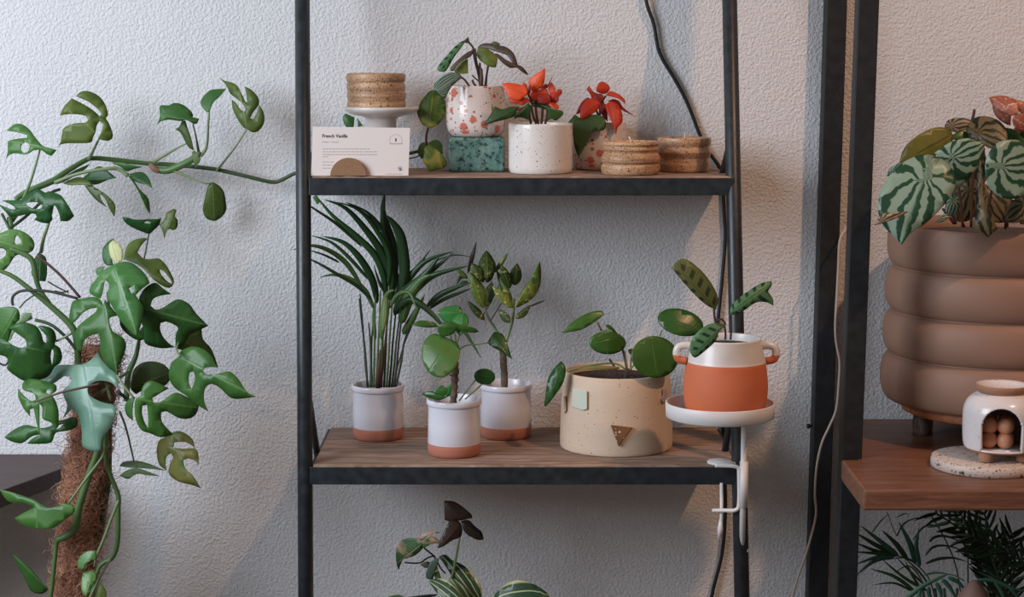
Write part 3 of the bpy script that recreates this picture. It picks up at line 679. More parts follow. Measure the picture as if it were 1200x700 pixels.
leaf(mon, sc((0, 300), 5, [(30, 470), (60, 420), (115, 370), (135, 335), (185, 335), (190, 370), (130, 400), (90, 440), (60, 500)]), -.28, L['monp'])
leaf(mon, sc(A8, s8, [(155, 230), (200, 200), (270, 205), (330, 225), (380, 240), (385, 280), (350, 305), (380, 350), (400, 420), (400, 500), (385, 540), (350, 500), (290, 470), (290, 400), (270, 370), (270, 480), (270, 575), (250, 500), (230, 400), (205, 410), (205, 455), (160, 400), (125, 320), (125, 265), (160, 310), (210, 350), (245, 340), (230, 300), (160, 275)]), -.39, L['mon'], holes=[sc(A8, s8, [(315, 290), (326, 270), (346, 285), (340, 303), (328, 302)])], mid=((66, 464), (28, 460)))
leaf(mon, sc(A8, s8, [(30, 600), (90, 550), (170, 515), (230, 525), (290, 535), (350, 520), (375, 490), (430, 480), (500, 460), (530, 480), (520, 530), (460, 555), (380, 570), (350, 635), (250, 645), (185, 642), (225, 605), (275, 580), (215, 595), (150, 640), (80, 628)]), -.36, L['mon'], holes=[sc(A8, s8, [(385, 545), (405, 515), (432, 508), (415, 530)])], mid=((90, 490), (6, 513)))
leaf(mon, sc((0, 520), s9, [(0, 210), (60, 225), (150, 255), (200, 285), (235, 292), (290, 275), (335, 280), (340, 310), (300, 345), (240, 385), (180, 388), (110, 375), (65, 340), (110, 315), (160, 290), (110, 272), (50, 268), (20, 245)]), -.36, L['mon'], mid=((87, 595), (2, 575)))
leaf(mon, sc((0, 520), s9, [(60, 505), (90, 530), (140, 570), (190, 630), (220, 665), (190, 685), (140, 670), (110, 610), (80, 560)]), -.30, L['mon'])
leaf(mon, sc((0, 520), s9, [(355, 560), (360, 520), (400, 490), (440, 490), (440, 530), (400, 540), (375, 580)]), -.37, L['monl'])
leaf(mon, sc((0, 520), s9, [(370, 640), (380, 590), (420, 575), (440, 600), (420, 650), (395, 700), (375, 680)]), -.375, L['monl'])
leaf(mon, sc((0, 520), s9, [(430, 700), (440, 660), (460, 635), (485, 680), (470, 725), (440, 730)]), -.37, L['mono'])
# stems in the thick of the plant
def s5(pts, Y, r, mat='vine', o=(0, 300), s=5, name='stem'):
    w = sc(o, s, pts); return tube(name, [(x, y, Y) for x, y in w], r, M[mat], mon)
s5([(-40, 75), (20, 95), (90, 130), (200, 215), (280, 280), (380, 370), (430, 430), (450, 500), (460, 640)], -.315, [.003, .0035, .004, .0045, .005, .0055, .006, .006, .006], 'vine', name='vine')
s5([(60, -40), (130, -15), (190, 30), (215, 150), (240, 210), (290, 280)], -.27, [.004, .0045, .005, .0045, .004, .004], 'vine')
s5([(215, -5), (350, 110), (470, 245)], -.30, .0025, 'brownstem')
s5([(75, 290), (75, 240), (130, 205), (260, 205), (350, 222), (455, 250)], -.33, .0024, 'darkstem')
s5([(115, 305), (150, 265), (200, 230)], -.34, .0014, 'vine2'); s5([(280, 150), (340, 185), (400, 215)], -.31, .0014, 'brownstem')
s5([(320, 205), (360, 215), (400, 205)], -.31, .0014, 'darkstem')
s5([(205, 375), (300, 405), (390, 480), (445, 550)], -.33, .0028, 'vine2'); s5([(330, 500), (420, 455)], -.35, .002, 'petiole')
s5([(-20, 620), (30, 640), (60, 600)], -.30, .0018, 'darkstem')
stem([(163, 399, -.30), (159, 418, -.30), (151, 437, -.31), (149, 455, -.32), (148, 470, -.33)], [.003, .0042, .005, .005, .005], 'vine')
stem([(138, 444, -.34), (150, 436, -.32)], .003, 'petiole')
stem([(138, 459, -.35), (148, 467, -.34)], .003, 'darkstem')
stem([(126, 343, -.28), (127, 352, -.30), (128, 360, -.32)], .002, 'darkstem')
stem([(209, 402, -.36), (207, 410, -.38), (211, 418, -.40)], .0018, 'petiole')
stem([(137, 440, -.37), (145, 452, -.38), (157, 467, -.385)], [.002, .0022, .002], 'petiole')
stem([(140, 482, -.33), (148, 503, -.32), (157, 541, -.29)], [.0022, .0018, .0014], 'petiole')
stem([(117, 450, -.40), (95, 455, -.405), (69, 461, -.405), (40, 472, -.40)], [.0022, .002, .0018, .0012], 'brownstem')
for a in ([(110, 466), (122, 456)], [(124, 448), (130, 470)], [(118, 462), (128, 452)]): stem([(x, y, -.33) for x, y in a], .0028, 'petiole')
def s10(pts, Y, r, mat='vine', name='stem'): return s5(pts, Y, r, mat, (0, 520), s9, name)
s10([(470, -120), (455, -20), (440, 50), (400, 160), (360, 290), (350, 360), (330, 400), (295, 425), (265, 438), (256, 460), (250, 520), (238, 640), (225, 760), (200, 1150)], -.335, [.006, .006, .006, .0062, .0066, .0066, .0066, .0066, .006, .004, .0038, .0038, .0038, .004], name='vine')
s10([(480, -200), (478, -50), (485, 80), (505, 150), (538, 235), (538, 300), (535, 450), (510, 520), (470, 545), (445, 580), (420, 700), (400, 1150)], -.31, [.005, .005, .004, .004, .0042, .0045, .0042, .0045, .004, .0035, .0038, .004], name='vine')
s10([(492, -100), (490, 60), (485, 180), (470, 270), (450, 400), (425, 480), (410, 640), (380, 1150)], -.275, [.007, .0075, .008, .0085, .0085, .008, .008, .008], 'vine2', name='vine')
s10([(490, 10), (460, 70), (400, 150), (310, 275)], -.36, [.002, .0022, .0024, .0016], 'petiole'); s10([(540, 260), (500, 360), (470, 440), (440, 510), (430, 560)], -.34, [.0026, .0026, .0024, .002, .002], 'petiole')
s10([(500, 530), (460, 600), (420, 680), (400, 720)], -.345, .0022, 'petiole'); s10([(262, 590), (240, 650), (225, 668)], -.32, .0016, 'node')
for y in range(250, 460, 30): s10([(455+rnd.uniform(-8, 8), y), (490+rnd.uniform(-4, 12), y+rnd.uniform(-8, 8))], -.285, .0008, 'petiole', 'root')
stem([(2, 250, -.18), (8, 262, -.18), (13, 272, -.19)], .0026, 'vine2'); stem([(11, 255, -.17), (13, 268, -.18)], .005, 'vine')
stem([(13, 267, -.18), (30, 254, -.16), (47, 238, -.14), (60, 226, -.11), (70, 222, -.09)], .0028, 'vine2'); stem([(28, 233, -.15), (20, 250, -.16), (12, 262, -.17)], .004, 'vine')
# foliage reaching behind the card and on to the upper shelf
A11 = (470, 90)
leaf(mon, sc(A11, 5.83, [(110, 230), (130, 180), (155, 145), (200, 95), (250, 100), (290, 145), (305, 200), (303, 250), (270, 310), (210, 350), (150, 330), (120, 280)]), -.09, L['pothos'], mid=((502, 150), (508, 107)), tilt=(.1, -.2))
leaf(mon, sc(A11, 5.83, [(115, 500), (130, 460), (160, 448), (190, 470), (165, 530), (145, 562), (120, 535)]), -.06, L['pothos'])
leaf(mon, sc(A11, 5.83, [(180, 455), (235, 430), (275, 455), (285, 525), (240, 530), (195, 500)]), -.08, L['mono'])
leaf(mon, sc(A11, 5.83, [(155, 540), (160, 485), (200, 470), (260, 510), (310, 580), (300, 620), (230, 640), (190, 655), (180, 620), (150, 580)]), -.12, L['pothos'], mid=((499, 174), (515, 198)), tilt=(0, -.25), bow=.1)
stem([(502, 149, -.09), (499.5, 160, -.08), (500, 170, -.07)], .002, 'brownstem'); stem([(478, 186, -.045), (488, 184, -.05), (494, 181, -.06)], .0012, 'vine2')
leaf(mon, sc((330, 60), 7, [(500, 545), (525, 512), (600, 545), (590, 625), (530, 622)]), -.05, L['mon'], tilt=(0, -.1)); leaf(mon, sc((330, 60), 7, [(622, 548), (668, 612), (625, 622)]), -.05, L['mon'], tilt=(0, -.1), fold=.1)
leaf(mon, [(366, 231), (371, 229), (375, 236), (372, 240)], -.05, L['mon'], fold=.1)

# ================================================================== UPPER SHELF THINGS
def col(prof, m, H=1): return [(r*m, z*m) for r, z in prof]
# cake stand
c, m = on(444, 204, Z1, 22); c.y = -.105; m = mpp(c)
STY = P(444, 128, c.y).z-Z1     # height of the plate
def k(h): return h
st = lathe('cake_stand', [(0, 0), (24*m, 0), (25*m, 1.5*m), (22*m, 5*m), (17*m, STY*.45), (17.5*m, STY-12*m), (21*m, STY-9*m), (36*m, STY-5.5*m), (43*m, STY-1*m), (44*m, STY+1.5*m), (43.3*m, STY+3*m), (41*m, STY+1.6*m), (0, STY+1.4*m)], M['standwhite'], None, c, 96,
     label='white pedestal cake stand holding a round candle behind the card', cat='cake stand')
def candle(label, px, c, m, prof, H, r, lean=0, group='ribbed stoneware candles on the upper shelf'):
    t = thing('ribbed_candle', label, 'candle', c, group)
    pts = [(0, 0)]+prof+[(r-2.5, H-1.2), (r-3.5, H-3), (r-5, H-5)]
    lathe('jar', col(pts, m), M['stoneware'], t, c, 96, 0, wob=.010)
    lathe('wax', col([(0, H-4.6), (r-4.2, H-4.6)], m), M['wax'], t, c, 48)
    V, Fc = tube_geo([c+Vector((0, 0, (H-5)*m)), c+Vector((.0003, 0, (H+1)*m)), c+Vector((lean*m, 0, (H+5)*m))], .0011, 8)
    mesh('wick', V, Fc, M['wax'], t)
    return t
def smoothprof(p, n=4): return [tuple(x) for x in catmull([Vector(q) for q in p], n)]
cc_ = Vector((P(441, 120, c.y).x, c.y, Z1+STY+1.45*m))
rib = [(a if a < 32 else 33.9+(a-33.9)*.55, b) for a, b in smoothprof([(30, 0), (34.3, .8), (35, 4), (33.7, 7), (32.5, 8.2), (33.6, 9.8), (35.2, 14), (34.5, 17.5), (33, 19.4), (33.8, 21.5), (34.8, 25), (33.6, 28.6), (32.4, 30), (34.0, 31.6), (35.2, 35), (34.4, 38.5), (31.8, 40.3)])]
candle('ribbed speckled tan candle on the white cake stand', 441, cc_, m, rib, 40.3, 32)
c1, m1 = on(740.5, 206, Z1, 33); c1.y = -.188
rib2 = smoothprof([(30, 0), (32.6, 1), (34.6, 7), (33.6, 12.5), (31.6, 14.5), (33.6, 16), (34.5, 20.5), (32.6, 25.5), (30.6, 27), (31.2, 29.6), (33, 32), (31.6, 35), (31.4, 36.2), (32.9, 38.4), (31.8, 41.6), (30, 42)])
candle('shorter ribbed tan candle in front on the upper shelf, right of the poinsettias', 740, c1, m1, [(a, b*.92) for a, b in rib2], 38.8, 30.4, -2)
c2, m2 = on(801, 202.5, Z1, 31)
c2.y = -.118; rib3 = smoothprof([(28, 0), (29.5, 2), (30.5, 7), (30, 11), (29, 15), (30, 19), (31.6, 23), (30.6, 27), (29.6, 30), (30.6, 33), (31.3, 36), (30.9, 39.5), (29, 40)])
c2.x = P(802, 200, c2.y).x
candle('taller wavy tan candle at the right end of the upper shelf', 801, c2, mpp(c2), rib3, 40, 29.4, 0)

# card in its half-round holder
yc = -.231
def cp(px, py): return P(px, py, yc)
card = thing('product_card', 'white printed card reading French Vanilla at the left end of the upper shelf', 'card', (cp(422, 207).x, yc, Z1))
A, B, D, E = cp(364.5, 206.5), cp(478.5, 206.5), cp(480.5, 150), cp(366.5, 148.5)
A.z = B.z = Z1+.0003
vs = [A, B, D, E]+[p+Vector((0, .0008, 0)) for p in (A, B, D, E)]
mesh('paper', vs, [(0, 1, 2, 3), (7, 6, 5, 4), (0, 4, 5, 1), (1, 5, 6, 2), (2, 6, 7, 3), (3, 7, 4, 0)], M['card'], card, smooth=False)
def text(body, px, py, hpx, mat, parent, off=0, align='LEFT', wx=1, y=None):
    cu = bpy.data.curves.new('t', 'FONT'); cu.body = body; cu.size = 1; cu.align_x = align; cu.extrude = 0; cu.offset = off; cu.resolution_u = 3
    ob = bpy.data.objects.new('t', cu); COL.objects.link(ob); bpy.context.view_layer.update()
    me = bpy.data.meshes.new_from_object(ob); bpy.data.objects.remove(ob)
    p = P(px, py, y or yc-.0002); s = hpx*mpp(p)/.72; base = org(parent)
    me.transform(Matrix.Translation(p-base) @ Matrix.Rotation(math.pi/2, 4, 'X') @ Matrix.Diagonal((s*wx, s, s, 1)))
    me.materials.append(mat); o = bpy.data.objects.new('lettering', me); link(o, parent); return o
text('French Vanilla', 377.5, 161.3, 4.1, M['ink'], card, .025, wx=.92)
text('amber + wood', 377.5, 167.3, 2.0, M['ink2'], card, wx=1.15)
def wordbars(parent, rows, mat):   # print too small to read: little bars as long as its words
    r = random.Random(3); V = []; Fc = []
    for x0, x1, y in rows:
        x = x0
        while x < x1:
            w = min(r.uniform(1.5, 5), x1-x); q = [P(x, y, yc-.0002), P(x+w, y, yc-.0002), P(x+w, y-.75, yc-.0002), P(x, y-.75, yc-.0002)]
            b = len(V); V += q; Fc.append((b, b+1, b+2, b+3)); x += w+.9
    mesh('small_print', V, Fc, mat, parent, smooth=False, kind='stuff')
wordbars(card, [(378, 433, 175), (378, 443, 178.3), (378, 442, 181.6), (378, 385, 184.2), (378, 391, 190.4), (378, 390, 194), (378, 388, 197.6), (452, 472, 204.4)], M['ink2'])
V = []; Fc = []
for i in range(13):   # curved stamp
    a = math.radians(200-i*18.5); x, y = 463.8+7.4*math.cos(a), 165-7.4*math.sin(a)
    b = len(V); V += [P(x-.45, y+.5, yc-.0002), P(x+.45, y+.5, yc-.0002), P(x+.45, y-.6, yc-.0002), P(x-.45, y-.6, yc-.0002)]; Fc.append((b, b+1, b+2, b+3))
for i in range(7):
    x = 457.2+i*2.1; b = len(V); V += [P(x, 169.2, yc-.0002), P(x+1.5, 169.2, yc-.0002), P(x+1.5, 168, yc-.0002), P(x, 168, yc-.0002)]; Fc.append((b, b+1, b+2, b+3))
mesh('stamp', V, Fc, M['ink2'], card, smooth=False)
mesh('candle_mark', [P(463.2, 166, yc-.0002), P(464.5, 166, yc-.0002), P(464.7, 163, yc-.0002), P(463.9, 161.6, yc-.0002), P(463.1, 163, yc-.0002)], [(0, 1, 2, 3, 4)], M['ink'], card, smooth=False)
text('T', 468.7, 200.2, 3.6, M['ink'], card, .03, 'CENTER'); text('b', 469.9, 200.2, 3.2, M['ink'], card, .0, 'CENTER')
V, Fc = tube_geo([P(468.8+2.9*math.cos(a*math.pi/8), 197.9+2.3*math.sin(a*math.pi/8), yc-.0001) for a in range(17)], .00022, 4); mesh('monogram_ring', V, Fc, M['ink'], card)
n = 28; hc = cp(408.8, 206.5); R = 21.3*mpp(hc); V = []; H = Z1+.0002
arc = [(hc.x+R*math.cos(math.pi*i/n), H+R*.985*math.sin(math.pi*i/n)) for i in range(n+1)]
for y in (yc-.0085, yc-.0006): V += [(x, y, z) for x, z in arc]
Fc = [tuple(range(n, -1, -1)), tuple(range(n+1, 2*n+2))]+[(i, i+1, n+2+i, n+1+i) for i in range(n)]+[(n, 0, n+1, 2*n+1)]
hold = thing('card_holder', 'half-round brown fibreboard holder in front of the printed card', 'card holder', (hc.x, yc-.004, Z1))
bevel(mesh('front_disc', V, Fc, M['cork'], hold, smooth=False), .0008)
V = [Vector(v)+Vector((0, .0098, 0)) for v in V]
bevel(mesh('back_disc', [Vector((v.x, v.y, Z1+(v.z-Z1)*.8)) for v in V], Fc, M['cork'], hold, smooth=False), .0008)

# teal block
tb = Q(558, 202, Z1); y0 = max(tb.y, -.175); mm = mpp(Vector((tb.x, y0, Z1)))
x0, x1 = P(525.5, 190, y0).x, P(591.5, 190, y0).x; zt = P(558, 161.5, y0).z
bl = box('glazed_block', (x0, y0, Z1+.0002), (x1, y0+.095, zt), M['teal'], None, .006, label='mottled teal glazed block under the splattered plant pot', cat='block')
bl.modifiers['bevel'].segments = 4
def pot_profile(rb, rt, H, wall=2.2, foot=4, rim=1, soil=8):
    return smoothprof([(rb-foot, 0), (rb-foot*.4, .7), (rb-.2, foot), (rb+.1, foot+3)], 3)+[(rb*.4+rt*.6, H*.6), (rt, H-rim*1.5), (rt, H-.6), (rt-.6, H), (rt-wall+.4, H), (rt-wall, H-1), (rt-wall-.3, H-soil-1)]
def potted(name, label, cat, c, m, rb, rt, H, mat, foot=4, soil=7, split=None, group=None, prof=None):
    t = thing(name, label, cat, c, group)
    p = prof or pot_profile(rb, rt, H, 2.4, foot, 1, soil)
    lathe('pot', col([(0, 0)]+p, m), mat, t, c, 80, split=split)
    # lumpy soil
    r = random.Random(int(abs(c.x)*1000)); V = [(c.x, c.y, c.z+(H-soil)*m)]; Fc = []; ri = rt-2.2; sg = 36
    for q in range(1, 7):
        for i in range(sg):
            a = 2*math.pi*i/sg; V.append((c.x+ri*q/6*m*math.cos(a), c.y+ri*q/6*m*math.sin(a), c.z+(H-soil+r.uniform(-.8, .8)*(q < 6))*m))
    for i in range(sg): Fc.append((0, 1+i, 1+(i+1) % sg))
    for q in range(5):
        for i in range(sg): Fc.append((1+q*sg+i, 1+(q+1)*sg+i, 1+(q+1)*sg+(i+1) % sg, 1+q*sg+(i+1) % sg))
    mesh('soil', V, Fc, M['soil'], t)
    return t
# calathea in splattered pot on the block
cy_ = y0+.047; c = Vector((P(558, 160, cy_).x, cy_, zt+.0002)); m = mpp(c)
HP = (P(558, 100.5, cy_).z-zt)/m
prof = smoothprof([(24, 0), (28, 1), (32.5, 6), (34.6, 14), (35, 26), (34.3, 40), (33.3, HP-4), (33, HP-1)], 3)+[(32.4, HP), (31, HP), (30.4, HP-1.5), (30.2, HP-10)]
ca = potted('potted_calathea', 'drooping-leaved calathea in a red-splattered white pot on the teal block', 'potted plant', c, m, 35, 33, HP, M['terrazzo_pot'], prof=prof, soil=6)
A12 = (500, 35); s12 = 7.777; Y = cy_
def lf(t, o, s, pts, Y, mat, **k): return leaf(t, sc(o, s, pts), Y, L[mat], **k)
lf(ca, A12, s12, [(95, 360), (110, 320), (180, 240), (260, 150), (330, 100), (358, 100), (310, 170), (250, 250), (205, 330), (170, 380), (120, 380)], Y-.02, 'cal', mid=((546, 47), (514, 82)))
lf(ca, A12, s12, [(335, 105), (380, 62), (390, 105), (362, 122)], Y-.01, 'calp', fold=.1)
lf(ca, A12, s12, [(218, 375), (218, 342), (300, 260), (370, 205), (432, 180), (405, 240), (310, 292), (245, 372)], Y-.03, 'calp')
lf(ca, A12, s12, [(250, 375), (310, 296), (375, 262), (378, 398), (320, 402), (265, 390)], Y-.02, 'caly')
lf(ca, A12, s12, [(50, 545), (70, 490), (130, 430), (210, 390), (300, 400), (318, 440), (270, 480), (220, 530), (165, 630), (120, 590), (90, 555)], Y-.075, 'calg', mid=((538, 89), (510, 108)))
lf(ca, A12, s12, [(460, 165), (500, 130), (560, 122), (640, 140), (720, 155), (790, 210), (820, 280), (828, 320), (790, 310), (740, 240), (690, 215), (620, 195), (560, 175)], Y-.04, 'calp')
lf(ca, A12, s12, [(455, 215), (470, 170), (530, 160), (590, 200), (645, 260), (630, 342), (570, 335), (500, 290), (465, 250)], Y-.015, 'caly')
lf(ca, A12, s12, [(590, 215), (650, 220), (720, 270), (800, 310), (860, 330), (910, 380), (925, 415), (870, 385), (820, 345), (760, 348), (690, 300), (640, 250)], Y-.05, 'calp')
lf(ca, A12, s12, [(578, 125), (620, 105), (672, 128), (650, 150), (590, 145)], Y-.01, 'caly')
for a in ([(420, 175), (440, 280), (470, 400), (490, 540)], [(440, 170), (455, 300), (490, 400), (500, 540)], [(380, 110), (415, 150), (430, 180)], [(575, 230), (560, 330), (545, 430), (540, 540)], [(310, 430), (350, 460), (395, 525), (400, 550)], [(600, 200), (570, 260), (555, 350), (530, 540)], [(415, 455), (430, 490), (460, 530)], [(485, 300), (488, 400), (500, 540)]):
    tube('stem', [(x, y, Y-.006) for x, y in sc(A12, s12, a)], .0019, M['redstem'], ca)
V, Fc = tube_geo(catmull([P(500+495/s12, 35+345/s12, Y-.01), P(500+500/s12, 35+440/s12, Y-.01), P(500+492/s12, 35+540/s12, Y-.01)], 4), [.001]+[.0028]*3+[.0036]*10, 8); mesh('sheath', V, Fc, M['brownstem'], ca)
tube('stem', [(553, 88, Y), (568, 102, Y), (570, 106, Y)], .0012, M['redstem'], ca)

# poinsettia in front
c, m = on(634, 205, Z1, 37)
pprof = lambda H, R: smoothprof([(R-4, 0), (R-1.6, .8), (R, 5), (R+.3, 12), (R+.3, H-6), (R+.2, H-1)], 3)+[(R-.5, H), (R-2, H), (R-2.6, H-1.5), (R-2.8, H-12)]
HP = (P(634, 144.5, c.y).z-Z1)/m
po = potted('potted_poinsettia', 'bright orange-red poinsettia in a finely speckled white cylinder pot, front of shelf', 'potted plant', c, m, 37, 37, HP, M['speck_pot'], prof=pprof(HP, 37.2), soil=6, group='poinsettias on the upper shelf')
A13 = (560, 75); s13 = 8.75; Y = c.y
lf(po, A13, s13, [(245, 200), (330, 193), (420, 210), (450, 225), (462, 188), (500, 215), (512, 270), (500, 320), (440, 362), (420, 375), (350, 360), (310, 330), (280, 275)], Y-.035, 'orange', mid=((618, 112), (588, 98)))
lf(po, A13, s13, [(690, 38), (688, 120), (680, 190), (640, 250), (560, 292), (535, 240), (520, 180), (545, 140), (620, 88)], Y-.01, 'orange', mid=((622, 108), (639, 79)))
lf(po, A13, s13, [(425, 415), (350, 402), (305, 345), (400, 362), (500, 345), (535, 375), (470, 418)], Y-.03, 'red')
lf(po, A13, s13, [(540, 300), (640, 260), (700, 250), (725, 310), (700, 370), (620, 392), (550, 372)], Y-.005, 'red')
lf(po, A13, s13, [(600, 330), (660, 300), (730, 320), (750, 380), (690, 410), (610, 395)], Y-.02, 'deepred')
lf(po, A13, s13, [(500, 300), (520, 230), (545, 215), (540, 290), (520, 330)], Y-.015, 'deepred')
lf(po, A13, s13, [(722, 260), (735, 210), (755, 183), (795, 250), (795, 300), (740, 300)], Y-.0, 'red')
lf(po, A13, s13, [(730, 300), (800, 285), (818, 258), (860, 265), (862, 300), (832, 325), (825, 380), (785, 405), (735, 380)], Y-.015, 'red')
lf(po, A13, s13, [(800, 300), (840, 290), (858, 310), (830, 340), (820, 385), (795, 360)], Y-.025, 'deepred')
lf(po, A13, s13, [(715, 390), (790, 398), (832, 440), (822, 468), (770, 452), (725, 425)], Y-.02, 'red')
lf(po, A13, s13, [(775, 120), (745, 180), (715, 250), (700, 245), (735, 175)], Y+.005, 'red', fold=.1)
lf(po, A13, s13, [(640, 240), (690, 205), (715, 215), (700, 250), (650, 265)], Y+.01, 'deepred')
lf(po, A13, s13, [(385, 472), (440, 450), (492, 428), (492, 450), (440, 482)], Y-.02, 'deepred')
lf(po, A13, s13, [(45, 635), (110, 550), (150, 480), (172, 433), (250, 465), (330, 440), (430, 440), (400, 480), (370, 540), (280, 570), (160, 600)], Y-.05, 'poin', mid=((608, 125), (565, 147)))
lf(po, A13, s13, [(368, 565), (390, 500), (440, 470), (520, 395), (542, 440), (530, 575), (450, 550), (400, 552)], Y-.03, 'poin')
lf(po, A13, s13, [(700, 595), (720, 480), (655, 420), (780, 460), (860, 480), (872, 520), (800, 580), (750, 560)], Y-.02, 'poin')
lf(po, A13, s13, [(545, 400), (600, 390), (700, 400), (760, 440), (700, 470), (600, 440), (550, 440)], Y-.012, 'poin')
for a in ([(545, 615), (530, 540), (520, 440)], [(600, 615), (570, 540), (545, 430)], [(650, 615), (660, 540), (665, 400)], [(690, 615), (710, 520), (715, 420)], [(622, 615), (600, 520), (590, 380)], [(570, 380), (540, 350), (520, 320)], [(450, 350), (520, 370), (560, 400)]):
    tube('stem', [(x, y, Y-.012) for x, y in sc(A13, s13, a)], .0022, M['redstem'], po)
# poinsettia behind
c, m = on(704, 202.5, Z1, 31); c.y = -.056; c.x = P(704, 180, c.y).x; m = mpp(c)
HP = (P(705, 142.5, c.y).z-Z1)/m
prof = smoothprof([(24, 0), (28, .8), (31.3, 5), (33, 14), (33, 26), (30.5, HP-12), (29, HP-1)], 3)+[(28.4, HP), (27, HP), (26.4, HP-1.5), (26, HP-10)]
p2 = potted('potted_poinsettia', 'deep red poinsettia with one big drooping green leaf, in the rearmost splattered pot', 'potted plant', c, m, 33, 29, HP, M['terrazzo_pot'], prof=prof, soil=7, group='poinsettias on the upper shelf')
A14 = (655, 85); s14 = 5.83; Y = c.y
lf(p2, A14, s14, [(145, 322), (150, 240), (200, 180), (250, 185), (283, 210), (270, 250), (220, 290), (170, 318)], Y-.05, 'red', mid=((702, 120), (681, 138)))
lf(p2, A14, s14, [(318, 230), (350, 195), (400, 215), (432, 280), (432, 340), (402, 375), (390, 428), (375, 370), (340, 300)], Y-.05, 'red', mid=((712, 118), (722, 158)))
lf(p2, A14, s14, [(255, 105), (275, 70), (300, 62), (335, 82), (348, 112), (320, 145), (285, 142), (258, 128)], Y-.02, 'red')
lf(p2, A14, s14, [(188, 115), (205, 88), (235, 130), (270, 150), (282, 190), (230, 180), (215, 150)], Y-.01, 'red')
lf(p2, A14, s14, [(318, 158), (350, 128), (410, 150), (450, 188), (452, 215), (410, 180), (360, 165)], Y-.03, 'red')
lf(p2, A14, s14, [(335, 195), (370, 182), (410, 195), (440, 240), (515, 297), (440, 262), (380, 225)], Y-.02, 'deepred')
lf(p2, A14, s14, [(283, 210), (320, 215), (332, 290), (332, 338), (300, 300), (280, 260)], Y-.03, 'deepred')
lf(p2, A14, s14, [(115, 285), (150, 210), (195, 172), (215, 180), (165, 240), (140, 280)], Y-.03, 'deepred')
lf(p2, A14, s14, [(235, 150), (290, 145), (310, 175), (280, 205), (240, 190)], Y-.03, 'deepred')
lf(p2, A14, s14, [(60, 345), (110, 285), (150, 310), (230, 288), (300, 300), (322, 350), (305, 395), (240, 400), (195, 470), (160, 540), (132, 578), (105, 500), (90, 400)], Y-.055, 'poin', mid=((712, 136), (677, 183)), tilt=(-.1, -.1), fold=.2)
for a in ([(290, 180), (280, 260), (285, 380)], [(250, 250), (270, 300), (270, 380)], [(320, 160), (300, 190), (290, 230)], [(300, 200), (310, 300), (300, 380)]):
    tube('stem', [(x, y, Y-.012) for x, y in sc(A14, s14, a)], .002, M['redstem'], p2)

# ================================================================== LOWER SHELF: three white pots
RP = .0470; HPOT = .0985
def whitepot_mesh():
    w = .0031
    p = [(0, 0)]+smoothprof([(.039, 0), (.0425, .0008), (.0455, .006), (.0463, .013)], 3)+[(.0463, .0215), (.0460, .0218), (.0463, .0224), (.0455, .055), (.0450, .0865), (.0452, .0872)]+smoothprof([(.0466, .088), (.0478, .0905), (.0480, .0945), (.0472, .0978), (.0450, .0985), (.0436, .097)], 3)+[(.0425, .085), (.0422, .06)]
    V, Fc, pr = lathe_geo(p, 96)
    me = bpy.data.meshes.new('pot'); me.from_pydata(V, [], Fc)
    me.materials.append(M['glaze']); me.materials.append(M['terracotta'])
    me.polygons.foreach_set('use_smooth', [True]*len(me.polygons))
    me.polygons.foreach_set('material_index', [1 if (pr[i].y+pr[i+1].y)/2 < .0217 and pr[i].x > .001 else 0 for i in range(len(pr)-1) for k in range(96)])
    return me
WP = whitepot_mesh()
def white(name, label, px, pyf):
    c, m = on(px, pyf, Z2, 29); c.x = P(px, pyf-8, c.y).x
    t = thing(name, label, 'potted plant', c, 'plants in white pots on the lower shelf')
    o = bpy.data.objects.new('pot', WP); link(o, t)
    lathe('soil', [(0, .076), (.02, .077), (.0425, .0755)], M['soil'], t, c, 40)
    return t, c.y, c
pa, Ya, ca_ = white('potted_palm', 'young kentia palm with long dark leaflets in the leftmost white pot with terracotta base', 443.5, 519)
pc, Yc, cc1 = white('potted_aucuba', 'yellow-speckled small shrub on a woody trunk in the rear right white pot', 593, 517.5)
pm, Ym, cm = white('potted_pilea', 'round-leaved plant with a bare trunk in the white pot at the shelf front', 532.5, 538.5)
g = 'white glazed pots with bare terracotta feet'
